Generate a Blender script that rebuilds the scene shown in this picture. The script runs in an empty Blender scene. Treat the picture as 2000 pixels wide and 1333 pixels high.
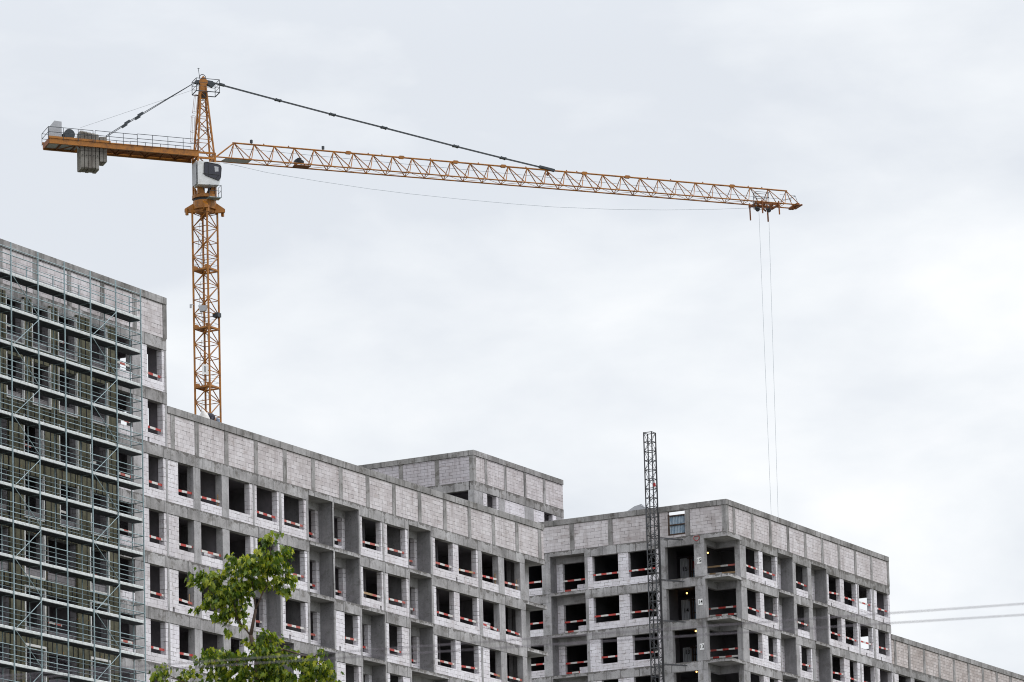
import bpy, math, random
from mathutils import Vector, Matrix
R=random.Random(7); V0=114.68
C=bpy.context.scene.collection
# ------------------------------------------------------------------ camera, light, exposure
scn=bpy.context.scene
cam=bpy.data.cameras.new('camera'); co=bpy.data.objects.new('camera',cam); C.objects.link(co)
RT=Vector((0.480547, -0.876575, -0.026282)); UP=Vector((-0.106487, -0.088072, 0.990406)); FW=Vector((0.870480, 0.473138, 0.135667))
co.matrix_world=Matrix(((RT.x,UP.x,-FW.x,0),(RT.y,UP.y,-FW.y,0),(RT.z,UP.z,-FW.z,1.6),(0,0,0,1)))
cam.sensor_width=36; cam.lens=136.45; cam.shift_y=0.3654; cam.clip_start=0.5; cam.clip_end=6000
cam.dof.use_dof=True; cam.dof.focus_distance=255; cam.dof.aperture_fstop=8.0
scn.camera=co
scn.view_settings.view_transform='Standard'; scn.view_settings.look='None'
scn.cycles.filter_width=1.05; scn.view_settings.exposure=0.0; scn.view_settings.gamma=1.0
SUN_EL=math.radians(48); SUND=Vector((0.40,-0.92,0)).normalized()
w=bpy.data.worlds.new('World'); scn.world=w; w.use_nodes=True
nt=w.node_tree; nt.nodes.clear(); N=nt.nodes.new; L=nt.links.new
out=N('ShaderNodeOutputWorld'); mix=N('ShaderNodeMixShader'); b1=N('ShaderNodeBackground'); b2=N('ShaderNodeBackground')
sky=N('ShaderNodeTexSky'); sky.sky_type='NISHITA'; sky.sun_disc=False; sky.sun_elevation=SUN_EL
sky.sun_rotation=math.atan2(SUND.x,SUND.y)
L(sky.outputs[0],b1.inputs[0]); b1.inputs[1].default_value=0.08
tc=N('ShaderNodeTexCoord'); sep=N('ShaderNodeSeparateXYZ'); L(tc.outputs['Generated'],sep.inputs[0])
mp=N('ShaderNodeMapping'); mp.inputs['Scale'].default_value=(1,1,2.3); L(tc.outputs['Generated'],mp.inputs[0])
n1=N('ShaderNodeTexNoise'); n1.inputs['Scale'].default_value=10.0; n1.inputs['Detail'].default_value=7; n1.inputs['Roughness'].default_value=0.52; n1.inputs['Distortion'].default_value=0.15
L(mp.outputs[0],n1.inputs['Vector'])
n2=N('ShaderNodeTexNoise'); n2.inputs['Scale'].default_value=2.6; n2.inputs['Detail'].default_value=2
L(mp.outputs[0],n2.inputs['Vector'])
ad=N('ShaderNodeMath'); ad.operation='MULTIPLY_ADD'; L(n1.outputs[0],ad.inputs[0]); ad.inputs[1].default_value=0.62; 
m2=N('ShaderNodeMath'); m2.operation='MULTIPLY'; L(n2.outputs[0],m2.inputs[0]); m2.inputs[1].default_value=0.38; L(m2.outputs[0],ad.inputs[2])
rp=N('ShaderNodeValToRGB'); e=rp.color_ramp.elements
e[0].position=0.38; e[0].color=(0.80,0.84,0.90,1); e[1].position=0.60; e[1].color=(1.08,1.09,1.10,1)
x=rp.color_ramp.elements.new(0.50); x.color=(0.945,0.975,1.01,1)
L(ad.outputs[0],rp.inputs[0])
# real overcast sky: about twice as bright overhead as near the horizon
zz=N('ShaderNodeMapRange'); zz.inputs[1].default_value=0.30; zz.inputs[2].default_value=1.0; zz.inputs[3].default_value=1.0; zz.inputs[4].default_value=2.1
L(sep.outputs[2],zz.inputs[0]); L(rp.outputs[0],b2.inputs[0]); L(zz.outputs[0],b2.inputs[1])
mix.inputs[0].default_value=0.94; L(b1.outputs[0],mix.inputs[1]); L(b2.outputs[0],mix.inputs[2]); L(mix.outputs[0],out.inputs[0])
sl=bpy.data.lights.new('sun','SUN'); sl.energy=1.3; sl.angle=math.radians(22); sl.color=(1,0.985,0.965)
so=bpy.data.objects.new('sun',sl); C.objects.link(so)
sd=Vector((SUND.x*math.cos(SUN_EL),SUND.y*math.cos(SUN_EL),math.sin(SUN_EL)))
so.rotation_euler=sd.to_track_quat('Z','Y').to_euler(); so.location=(0,-50,200)

# ------------------------------------------------------------------ materials
def base_mat(name):
    m=bpy.data.materials.new(name); m.use_nodes=True; t=m.node_tree; p=t.nodes['Principled BSDF']; return m,t,p
def math_(t,op,a,b=None,c=None):
    n=t.nodes.new('ShaderNodeMath'); n.operation=op
    for i,v in enumerate((a,b,c)):
        if v is None: continue
        if isinstance(v,(int,float)): n.inputs[i].default_value=v
        else: t.links.new(v,n.inputs[i])
    return n.outputs[0]
def ramp(t,src,stops):
    n=t.nodes.new('ShaderNodeValToRGB'); e=n.color_ramp.elements
    e[0].position=stops[0][0]; e[0].color=(*stops[0][1],1); e[1].position=stops[-1][0]; e[1].color=(*stops[-1][1],1)
    for p,c in stops[1:-1]: x=e.new(p); x.color=(*c,1)
    t.links.new(src,n.inputs[0]); return n.outputs[0]
def noise(t,vec,scale,detail=4,rough=.55,out=0):
    n=t.nodes.new('ShaderNodeTexNoise'); n.inputs['Scale'].default_value=scale; n.inputs['Detail'].default_value=detail; n.inputs['Roughness'].default_value=rough
    t.links.new(vec,n.inputs['Vector']); return n.outputs[out]
def mixc(t,f,a,b,mode='MIX'):
    n=t.nodes.new('ShaderNodeMix'); n.data_type='RGBA'; n.blend_type=mode
    if isinstance(f,(int,float)): n.inputs[0].default_value=f
    else: t.links.new(f,n.inputs[0])
    for i,v in ((6,a),(7,b)):
        if isinstance(v,tuple): n.inputs[i].default_value=(*v,1)
        else: t.links.new(v,n.inputs[i])
    return n.outputs[2]
def pos(t):
    g=t.nodes.new('ShaderNodeNewGeometry'); s=t.nodes.new('ShaderNodeSeparateXYZ'); t.links.new(g.outputs['Position'],s.inputs[0])
    return g.outputs['Position'],s.outputs[0],s.outputs[1],s.outputs[2]
def comb(t,x,y,z):
    n=t.nodes.new('ShaderNodeCombineXYZ')
    for i,v in enumerate((x,y,z)):
        if isinstance(v,(int,float)): n.inputs[i].default_value=v
        else: t.links.new(v,n.inputs[i])
    return n.outputs[0]
def bump(t,p,src,strength,dist=.02):
    b=t.nodes.new('ShaderNodeBump'); b.inputs['Strength'].default_value=strength; b.inputs['Distance'].default_value=dist
    t.links.new(src,b.inputs['Height']); t.links.new(b.outputs[0],p.inputs['Normal'])
def m_concrete(name,dark,mid,light,joint=1.52,stain=.8,edgew=1.1):
    m,t,p=base_mat(name); P,x,y,z=pos(t); h=math_(t,'ADD',x,y)
    big=noise(t,P,.55,5,.6); c=ramp(t,big,[(.33,dark),(.5,mid),(.68,light)])
    st=noise(t,comb(t,math_(t,'MULTIPLY',h,3.2),0.0,math_(t,'MULTIPLY',z,.35)),1.0,5,.65)
    sf=ramp(t,st,[(.34,(.60,.60,.59)),(.50,(1,1,1))]); c=mixc(t,stain,c,sf,'MULTIPLY')
    drip=noise(t,comb(t,math_(t,'MULTIPLY',h,1.1),7.0,math_(t,'MULTIPLY',z,1.3)),1.0,6,.7)
    df=ramp(t,drip,[(.54,(1,1,1)),(.62,(.55,.53,.50)),(.75,(.42,.40,.37))]); c=mixc(t,stain,c,df,'MULTIPLY')
    fine=noise(t,P,7.0,4,.7); ff=ramp(t,fine,[(.3,(.8,.8,.8)),(.65,(1.08,1.08,1.08))]); c=mixc(t,.8,c,ff,'MULTIPLY')
    pit=noise(t,P,16.0,2,.5); pf=ramp(t,pit,[(.30,(.3,.3,.3)),(.36,(1,1,1))]); c=mixc(t,.7,c,pf,'MULTIPLY')
    fz=math_(t,'MULTIPLY',math_(t,'FRACT',math_(t,'DIVIDE',math_(t,'SUBTRACT',z,45.045),3.0)),3.0)
    below=math_(t,'SUBTRACT',3.0,fz); edge=noise(t,comb(t,math_(t,'MULTIPLY',h,1.6),3.0,math_(t,'MULTIPLY',z,.6)),1.0,6,.7)
    msk=math_(t,'LESS_THAN',below,math_(t,'MULTIPLY',math_(t,'SUBTRACT',edge,.42),edgew))
    c=mixc(t,math_(t,'MULTIPLY',msk,.75),c,(.10,.09,.08))
    if joint:
        wob=math_(t,'MULTIPLY',noise(t,comb(t,math_(t,'MULTIPLY',h,.25),0.0,0.0),1.0,1),2.2)
        fr=math_(t,'FRACT',math_(t,'ADD',math_(t,'DIVIDE',h,joint),wob)); j=math_(t,'LESS_THAN',fr,.035)
        wn=t.nodes.new('ShaderNodeTexWhiteNoise'); t.links.new(comb(t,math_(t,'FLOOR',math_(t,'ADD',math_(t,'DIVIDE',h,joint),wob)),math_(t,'FLOOR',math_(t,'DIVIDE',z,3.0)),0.0),wn.inputs['Vector'])
        c=mixc(t,1.0,c,ramp(t,wn.outputs['Value'],[(0,(.84,.83,.82)),(1,(1.10,1.10,1.10))]),'MULTIPLY')
        c=mixc(t,j,c,(dark[0]*.55,dark[1]*.55,dark[2]*.55))
    c=mixc(t,1.0,c,(.955,.97,1.0),'MULTIPLY'); t.links.new(c,p.inputs['Base Color']); p.inputs['Roughness'].default_value=.9; bump(t,p,big,.3,.05); return m
def m_block(name,c1,c2,mort,seed=0.0,dirt=.6):
    m,t,p=base_mat(name); P,x,y,z=pos(t); h=math_(t,'ADD',math_(t,'ADD',x,y),seed)
    wv=math_(t,'MULTIPLY',math_(t,'SUBTRACT',noise(t,P,1.4,2),.5),.05)
    br=t.nodes.new('ShaderNodeTexBrick'); t.links.new(comb(t,math_(t,'ADD',h,wv),math_(t,'ADD',math_(t,'ADD',z,wv),.18),0.0),br.inputs['Vector'])
    br.offset=.5; br.squash=1; br.inputs['Scale'].default_value=1; br.inputs['Brick Width'].default_value=.6; br.inputs['Row Height'].default_value=.238
    br.inputs['Mortar Size'].default_value=.011; br.inputs['Mortar Smooth'].default_value=.1; br.inputs['Bias'].default_value=-.1
    br.inputs['Color1'].default_value=(*c1,1); br.inputs['Color2'].default_value=(*c2,1); br.inputs['Mortar'].default_value=(*mort,1)
    c=br.outputs['Color']
    big=noise(t,P,.42,4,.6); bf=ramp(t,big,[(.35,(.84,.82,.81)),(.6,(1.03,1.03,1.04))]); c=mixc(t,dirt,c,bf,'MULTIPLY')
    wide=noise(t,comb(t,math_(t,'MULTIPLY',h,1.0),2.0,math_(t,'MULTIPLY',z,2.2)),1.5,4,.6); gap=math_(t,'MULTIPLY',math_(t,'GREATER_THAN',br.outputs['Fac'],.5),ramp(t,wide,[(.49,(0,0,0)),(.56,(1,1,1))]))
    c=mixc(t,gap,c,(.09,.08,.08))
    st=noise(t,comb(t,math_(t,'MULTIPLY',h,2.5),0.0,math_(t,'MULTIPLY',z,.4)),1.0,4,.6); sf=ramp(t,st,[(.33,(.75,.73,.72)),(.5,(1,1,1))]); c=mixc(t,dirt,c,sf,'MULTIPLY')
    fn=noise(t,P,9.0,3,.6); c=mixc(t,.5,c,ramp(t,fn,[(.3,(.86,.86,.86)),(.7,(1.07,1.07,1.07))]),'MULTIPLY')
    wn=t.nodes.new('ShaderNodeTexWhiteNoise'); t.links.new(comb(t,math_(t,'FLOOR',math_(t,'DIVIDE',math_(t,'SUBTRACT',h,V0+178.6),3.06)),math_(t,'FLOOR',math_(t,'DIVIDE',math_(t,'SUBTRACT',z,.05),3.0)),0.0),wn.inputs['Vector'])
    c=mixc(t,1.0,c,ramp(t,wn.outputs['Value'],[(0,(.90,.885,.875)),(1,(1.05,1.05,1.05))]),'MULTIPLY')
    tiny=noise(t,comb(t,math_(t,'MULTIPLY',h,1.6),5.0,math_(t,'MULTIPLY',z,4.0)),1.0,2,.5); c=mixc(t,1.0,c,ramp(t,tiny,[(.30,(.80,.77,.75)),(.42,(1,1,1)),(.62,(1,1,1)),(.75,(1.08,1.08,1.08))]),'MULTIPLY')
    c=mixc(t,1.0,c,(.94,.96,1.0),'MULTIPLY'); t.links.new(c,p.inputs['Base Color']); p.inputs['Roughness'].default_value=.95; bump(t,p,br.outputs['Fac'],-.35,.02); return m
def m_plain(name,col,rough=.6,metal=0,var=.25,scale=2.0,col2=None,thr=(.45,.7),coat=0):
    m,t,p=base_mat(name); P,x,y,z=pos(t); n=noise(t,P,scale,5,.65)
    c2=col2 or tuple(v*(1-var) for v in col); c=ramp(t,n,[(thr[0],col),(thr[1],c2)])
    fine=noise(t,P,scale*6,3,.6); c=mixc(t,.5,c,ramp(t,fine,[(.3,(.85,.85,.85)),(.7,(1.08,1.08,1.08))]),'MULTIPLY')
    t.links.new(c,p.inputs['Base Color']); p.inputs['Roughness'].default_value=rough; p.inputs['Metallic'].default_value=metal; return m
def m_emit(name,col,s):
    m,t,p=base_mat(name); p.inputs['Emission Color'].default_value=(*col,1); p.inputs['Emission Strength'].default_value=s; p.inputs['Base Color'].default_value=(*col,1); return m
MC=m_concrete('beam concrete',(.25,.238,.235),(.385,.368,.365),(.52,.502,.50))
MCD=m_concrete('weathered roof concrete',(.20,.19,.182),(.315,.30,.292),(.435,.417,.41),1.43,.9,2.0)
MCP=m_concrete('column concrete',(.30,.287,.287),(.395,.378,.378),(.495,.475,.475),0,.65)
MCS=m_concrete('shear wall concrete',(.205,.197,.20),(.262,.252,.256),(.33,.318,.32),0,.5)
MB_=m_block('aerated block',(.83,.795,.81),(.72,.68,.70),(.60,.56,.57))
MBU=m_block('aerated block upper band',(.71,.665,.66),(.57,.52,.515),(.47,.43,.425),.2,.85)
MBT=m_block('aerated block deck shade',(.34,.32,.33),(.28,.265,.275),(.14,.13,.13),.1,.8)  # darker copy of the aerated block; shade under the scaffold decks painted in
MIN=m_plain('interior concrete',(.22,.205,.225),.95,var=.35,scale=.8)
MIC=m_plain('interior concrete room shade',(.10,.095,.105),.95,var=.35,scale=.8)  # darker copy of interior concrete, room darkness put into its colour
MINB=m_block('interior block',(.34,.32,.33),(.28,.26,.27),(.10,.09,.09))
MY=m_plain('yellow crane paint',(.37,.135,.008),.45,var=.3,scale=1.6,col2=(.17,.060,.009),thr=(.46,.68))
MYD=m_plain('rusty crane steel',(.24,.075,.015),.7,var=.3,scale=2,col2=(.11,.04,.015))
MDS=m_plain('dark steel',(.045,.055,.065),.5,.3,.3,3)
MGS=m_plain('galvanised steel',(.30,.39,.42),.5,.2,.35,3)
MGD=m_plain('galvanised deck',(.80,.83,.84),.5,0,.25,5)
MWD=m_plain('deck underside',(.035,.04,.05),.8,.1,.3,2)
MHS=m_plain('hoist mast steel',(.085,.09,.10),.55,.5,.5,4,col2=(.06,.05,.045))
MWH=m_plain('white cab paint',(.66,.67,.68),.4,0,.2,.8,col2=(.46,.43,.38),thr=(.5,.8))
MCG=m_plain('cabinet grey',(.42,.43,.46),.5,.1,.15,1)
MGL,_t,_p=base_mat('tinted glass'); _p.inputs['Base Color'].default_value=(.03,.03,.045,1); _p.inputs['Roughness'].default_value=.08
MBK=m_plain('black rubber',(.015,.015,.018),.6)
MRD=m_plain('red board paint',(.42,.022,.018),.6,0,.3,6,col2=(.42,.10,.08),thr=(.4,.75))
MRF=m_plain('faded red board',(.46,.12,.10),.7,0,.3,6)
MWT=m_plain('white board paint',(.68,.66,.64),.6,0,.3,6)
MWO=m_plain('bare timber',(.40,.27,.15),.8,0,.3,6)
def m_wool():
    m,t,p=base_mat('mineral wool'); P,x,y,z=pos(t); h=math_(t,'ADD',x,y)
    c=ramp(t,noise(t,P,2.2,5,.7),[(.3,(.08,.077,.052)),(.55,(.15,.143,.095)),(.75,(.20,.19,.13))])
    fr=math_(t,'FRACT',math_(t,'ADD',math_(t,'DIVIDE',h,.46),math_(t,'MULTIPLY',noise(t,comb(t,h,0.0,math_(t,'MULTIPLY',z,.08)),.8,1),1.3)))
    c=mixc(t,math_(t,'LESS_THAN',fr,.2),c,(.012,.013,.016))
    dot=noise(t,P,9,1); c=mixc(t,math_(t,'GREATER_THAN',dot,.73),c,(.45,.20,.04))
    t.links.new(c,p.inputs['Base Color']); p.inputs['Roughness'].default_value=.98; return m
MINS=m_wool()
MBR=m_plain('rust brown frame',(.06,.032,.022),.7)
MCW=m_concrete('counterweight concrete',(.17,.15,.13),(.27,.25,.22),(.36,.33,.30),0,.9)
MBLU=m_plain('bare sheet metal',(.36,.42,.48),.35,.7,.4,3,col2=(.16,.25,.34))
MSIGN=m_plain('white sign',(.92,.92,.92),.5,var=.08); MINK=m_plain('black ink',(.01,.01,.012),.6); MREDP=m_plain('red spray paint',(.40,.02,.02),.7)
MGR=m_plain('ground soil',(.10,.10,.075),1,0,.4,.05,col2=(.06,.075,.035))
MWIRE=m_plain('wire sheath',(.16,.14,.17),.6)
MBARK=m_plain('bark',(.10,.065,.05),.9,0,.4,12)

# ------------------------------------------------------------------ mesh helpers
class MB:
    def __init__(s): s.v=[]; s.f=[]; s.m=[]
    def box(s,lo,hi,mi=0):
        x0,y0,z0=[min(a,b) for a,b in zip(lo,hi)]; x1,y1,z1=[max(a,b) for a,b in zip(lo,hi)]
        s.hexa([(x0,y0,z0),(x1,y0,z0),(x1,y1,z0),(x0,y1,z0),(x0,y0,z1),(x1,y0,z1),(x1,y1,z1),(x0,y1,z1)],mi); return s
    def hexa(s,p,mi=0):
        b=len(s.v); s.v+=[tuple(q) for q in p]
        for q in ((0,3,2,1),(4,5,6,7),(0,1,5,4),(1,2,6,5),(2,3,7,6),(3,0,4,7)): s.f.append(tuple(b+i for i in q)); s.m.append(mi)
        return s
    def tube(s,a,b,r,n=5,mi=0,r2=None):
        a=Vector(a); b=Vector(b); d=b-a
        if d.length<1e-6: return s
        d.normalize(); u=d.orthogonal().normalized(); w=d.cross(u); k=len(s.v); r2=r if r2 is None else r2
        for (c,rr) in ((a,r),(b,r2)):
            for i in range(n):
                t=2*math.pi*i/n; s.v.append(tuple(c+(u*math.cos(t)+w*math.sin(t))*rr))
        for i in range(n): s.f.append((k+i,k+(i+1)%n,k+n+(i+1)%n,k+n+i)); s.m.append(mi)
        s.f.append(tuple(k+i for i in reversed(range(n)))); s.m.append(mi); s.f.append(tuple(k+n+i for i in range(n))); s.m.append(mi)
        return s
    def path(s,pts,r,n=5,mi=0):
        for a,b in zip(pts,pts[1:]): s.tube(a,b,r,n,mi)
        return s
    def bar(s,a,b,w,h,up=(0,0,1),mi=0):
        a=Vector(a); b=Vector(b); d=(b-a).normalized(); u=Vector(up); sd=d.cross(u)
        if sd.length<1e-4: sd=d.orthogonal()
        sd.normalize(); u=sd.cross(d); p=[]
        for c in (a,b):
            for i,j in ((-1,-1),(1,-1),(1,1),(-1,1)): p.append(c+sd*(w/2*i)+u*(h/2*j))
        s.hexa([p[0],p[1],p[5],p[4],p[3],p[2],p[6],p[7]],mi); return s
    def prism(s,poly,off,mi=0):
        k=len(s.v); n=len(poly); off=Vector(off)
        s.v+=[tuple(Vector(q)) for q in poly]+[tuple(Vector(q)+off) for q in poly]
        s.f.append(tuple(k+i for i in range(n))); s.m.append(mi); s.f.append(tuple(k+n+i for i in reversed(range(n)))); s.m.append(mi)
        for i in range(n): s.f.append((k+i,k+n+i,k+n+(i+1)%n,k+(i+1)%n)); s.m.append(mi)
        return s
    def build(s,name,mats,parent=None,smooth=False):
        me=bpy.data.meshes.new(name); me.from_pydata(s.v,[],s.f)
        if not isinstance(mats,(list,tuple)): mats=[mats]
        for m in mats: me.materials.append(m)
        me.polygons.foreach_set('material_index',s.m)
        if smooth: me.polygons.foreach_set('use_smooth',[True]*len(s.f))
        me.update(); o=bpy.data.objects.new(name,me); C.objects.link(o)
        if parent is not None:
            o.parent=parent; o.matrix_parent_inverse=Matrix.Translation(parent.location).inverted()
        return o
def tag(o,label,cat,group=None,kind=None):
    if label: o['label']=label
    if cat: o['category']=cat
    if group: o['group']=group
    if kind: o['kind']=kind
    return o
def thing(name,label,cat,loc=(0,0,0),group=None):
    o=bpy.data.objects.new(name,None); o.location=loc; o.empty_display_size=.5; C.objects.link(o); return tag(o,label,cat,group)
class Fx:                       # a facade facing -Y: t runs along +X, d goes in
    def __init__(s,v): s.v=v
    def p(s,t,d,z): return (t,s.v+d,z)
class Fy:                       # a facade facing -X: t runs along +Y, d goes in
    def __init__(s,u): s.u=u
    def p(s,t,d,z): return (s.u+d,t,z)
def bx(mb,F,t0,t1,d0,d1,z0,z1,mi=0): return mb.box(F.p(t0,d0,z0),F.p(t1,d1,z1),mi)
ORD=['first','second','third','fourth','fifth','sixth','seventh','eighth','ninth','tenth','eleventh','twelfth','thirteenth','fourteenth','fifteenth','sixteenth']
def board(F,t0,t1,d,z,label,style=None,tilt=None,group='red and white safety boards across the openings'):
    mb=MB(); n=R.randint(0,1); t=t0; tl=R.gauss(0,.05) if tilt is None else tilt; hh=.062
    style=style or R.choice(['red','red','red','faded','faded','wood']); seg=R.uniform(.42,.6)
    first=R.uniform(.15,seg)
    while t<t1-1e-3:
        e=min(t1,t+(first if t==t0 else seg)); z0=z+tl*(t-t0)/(t1-t0); z1=z+tl*(e-t0)/(t1-t0)
        mi=n%2
        if style=='wood' and R.random()<.5: mi=2
        mb.hexa([F.p(t,d,z0-hh),F.p(e,d,z1-hh),F.p(e,d+.03,z1-hh),F.p(t,d+.03,z0-hh),F.p(t,d,z0+hh),F.p(e,d,z1+hh),F.p(e,d+.03,z1+hh),F.p(t,d+.03,z0+hh)],mi)
        t=e; n+=1
    o=mb.build('safety_board',[MRD if style=='red' else MRF,MWT,MWO]); return tag(o,label,'safety board',group)
def stake(F,t,d,z0,z1,label):
    o=bx(MB(),F,t-.03,t+.03,d,d+.05,z0,z1).build('timber_stake',MWO); return tag(o,label,'timber stake','timber stakes standing in window openings')

HR=random.Random(11)
def wall_row(B,F,head,segs,blk=None,beam=None,sill_h=1.82,below=True,top=False,lw=None,spec=None):
    """one storey: beam bottoms at head, floor at head-2.35, beam top at head+.65"""
    blk=blk or MB_; beam=beam or MC; zf=head-2.35; opens=[]
    run=None
    for ty,a,b in segs+[('L',None,None)]:
        if ty=='L' or a is None:
            if run: bx(MB(),F,run[0],run[1],-.02,.34,head,head+.65).build('floor_beam',beam,B); run=None
        else: run=[a,b] if run is None else [run[0],b]
        if ty=='L' and a is not None:
            z0=head+.31 if top else head+.43
            s=bx(MB(),F,a-.0,b+.0,-.06,1.15,z0,head+.65); s.build('loggia_slab',beam if top else MC,B)
    i=0; segs=list(segs)
    while i<len(segs):
        ty,a,b=segs[i]
        if ty in 'BO':
            j=i; mb=MB()
            while j<len(segs) and segs[j][0] in 'BO': j+=1
            A,Z=segs[i][1],segs[j-1][2]; zs=head-sill_h
            if Z-A>1.6 and HR.random()<.3:
                hh=HR.uniform(A+.3,Z-.4); bx(mb,F,A,hh,.02,.36,zf,zs); bx(mb,F,hh+.18,Z,.02,.36,zf,zs); bx(mb,F,hh,hh+.18,.02,.36,zf+.26,zs)
            else: bx(mb,F,A,Z,.02,.36,zf,zs)
            for k in range(i,j):
                if segs[k][0]=='B': bx(mb,F,segs[k][1],segs[k][2],.02,.36,zs,head-.02)
                else: opens.append((segs[k][1],segs[k][2],head,.12))
            mb.build('block_wall',blk,B); i=j; continue
        if ty=='C': bx(MB(),F,a,b,.0,.42,zf,head).build('column',MCP,B)
        if ty=='K': opens.append((a,b,head,.12))       # opening between columns with a low block wall
        if ty=='P': bx(MB(),F,a,b,-.005,.32,zf,head).build('wall_post',MCP,B)
        if ty=='L':
            lo=(spec or {}).get(round(a,2),{})
            bw=MB(); D=.96; zs=head-sill_h; m0,m1=lo.get('win',(a+.72,b-.33)); zs=lo.get('z0',zs-head)+head
            bx(bw,F,a,m0,D,D+.3,zf,head-.12); bx(bw,F,m1,b,D,D+.3,zf,head-.12); bx(bw,F,m0,m1,D,D+.3,zf,zs)
            bw.build('block_wall',blk,B)
            bx(MB(),F,a,b,D-.03,D+.32,head-.12,head+(.31 if top else .43)).build('lintel',MCP,B)
            opens.append((m0,m1,head-.12,D+.1))
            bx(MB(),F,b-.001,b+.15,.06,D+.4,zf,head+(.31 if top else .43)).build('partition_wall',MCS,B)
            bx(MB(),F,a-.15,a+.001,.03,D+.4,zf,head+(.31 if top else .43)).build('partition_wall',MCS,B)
        i+=1
    return opens
def low_wall(B,F,a,b,head,sill_h=1.82,blk=None):
    bx(MB(),F,a,b,.02,.3,head-2.35,head-sill_h).build('block_wall',blk or MB_,B)
def parapet(B,F,t0,t1,zb,posts,pw=.40,blk=None,holes=(),cap=True):
    blk=blk or MBU; edges=[t0]
    for p in posts: edges+=[p,p+pw]
    edges.append(t1)
    for i in range(0,len(edges),2):
        a,b=edges[i],edges[i+1]
        if b-a<.03: continue
        mb=MB(); hs=[h for h in holes if h[0]>=a-.05 and h[1]<=b+.5]
        if hs:
            h=hs[0]; h1=min(h[1],b)
            bx(mb,F,a,h[0],.02,.3,zb,zb+1.91); bx(mb,F,h[0],h1,.02,.3,zb,h[2]); bx(mb,F,h[0],h1,.02,.3,h[3],zb+1.91)
            if h1<b: bx(mb,F,h1,b,.02,.3,zb,zb+1.91)
        else: bx(mb,F,a,b,.02,.3,zb+.0,zb+1.89)
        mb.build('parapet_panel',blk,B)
    for p in posts: bx(MB(),F,p,p+pw,-.01,.3,zb,zb+1.91).build('parapet_post',MCD,B)
    if cap: bx(MB(),F,t0-.02,t1+.02,-.05,.35,zb+1.91,zb+2.29).build('parapet_cap',MCD,B)
def plain_body(B,x0,x1,y0,y1,ztop):
    MB().box((x0,y0,0),(x1,y1,ztop)).build('lower_storeys',MB_,B)

GROUND=tag(MB().box((-1500,-1500,-.5),(3000,3000,0)).build('ground',MGR),'bare soil and grass ground','ground',kind='structure')

V0=114.68
# ================================================================== long lower building
LB=thing('concrete_building','long unfinished grey block and concrete building with loggias below the tower crane','building',(194,V0,0))
F=Fx(V0)
R0=[('B',172.70,173.72),('O',173.72,175.20),('C',175.20,175.89),('K',175.89,178.05),('C',178.05,178.76),('O',178.76,180.93),('B',180.93,181.26),('P',181.26,181.42),('B',181.42,181.67),('O',181.67,183.81),('B',183.81,184.01),('P',184.01,184.26),('B',184.26,184.55),('O',184.55,186.70),('B',186.70,186.95),('P',186.95,187.16),('L',187.16,189.82),('P',189.82,189.97),('L',189.97,192.78),('P',192.78,192.93),('B',192.93,193.19),('O',193.19,195.34),('B',195.34,195.52),('P',195.52,195.71),('B',195.71,196.08),('O',196.08,198.23),('B',198.23,198.51),('P',198.51,198.60),('L',198.60,201.24),('P',201.24,201.47),('B',201.47,201.82),('O',201.82,204.01),('B',204.01,204.69),('O',204.69,206.91),('B',206.91,207.15),('P',207.15,207.55),('B',207.55,207.62),('O',207.62,209.72),('C',209.72,210.47),('K',210.47,212.57),('C',212.57,213.18)]
R2=[('B',172.70,173.61),('O',173.61,175.09),('C',175.09,175.85),('K',175.85,177.97),('C',177.97,178.71),('O',178.71,180.10),('B',180.10,181.15),('P',181.15,181.30),('L',181.30,183.98),('P',183.98,184.17),('B',184.17,184.51),('O',184.51,186.68),('B',186.68,186.93),('P',186.93,187.14),('L',187.14,189.80),('P',189.80,189.97),('B',189.97,190.98),('O',190.98,192.46),('B',192.46,192.75),('P',192.75,192.92),('L',192.92,195.54),('P',195.54,195.72),('B',195.72,196.06),('O',196.06,197.57),('B',197.57,198.43),('P',198.43,198.60),('L',198.60,201.28),('P',201.28,201.45),('B',201.45,201.82),('O',201.82,204.06),('B',204.06,204.69),('O',204.69,206.93),('B',206.93,207.25),('P',207.25,207.46),('B',207.46,208.33),('O',208.33,209.78),('C',209.78,210.53),('K',210.53,212.64),('C',212.64,213.18)]
R3=[s for s in R2 if s[1]<181.2]+[('L',181.30,185.30),('B',185.30,186.01),('O',186.01,187.90),('B',187.90,188.35),('P',188.35,188.5),('L',188.50,189.80)]+[s for s in R2 if s[1]>=189.79 and s[1]<198.5]+[('L',198.60,203.0),('P',203.0,203.2),('B',203.2,204.69)]+[s for s in R2 if s[1]>=204.68 and s[0]!='X' and s[1]>204.6][0:]
ROWS=[(44.39,R0,'top'),(41.39,R0,'second'),(38.39,R2,'third'),(35.39,R3,'fourth'),(32.39,R3,'fifth')]
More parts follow.
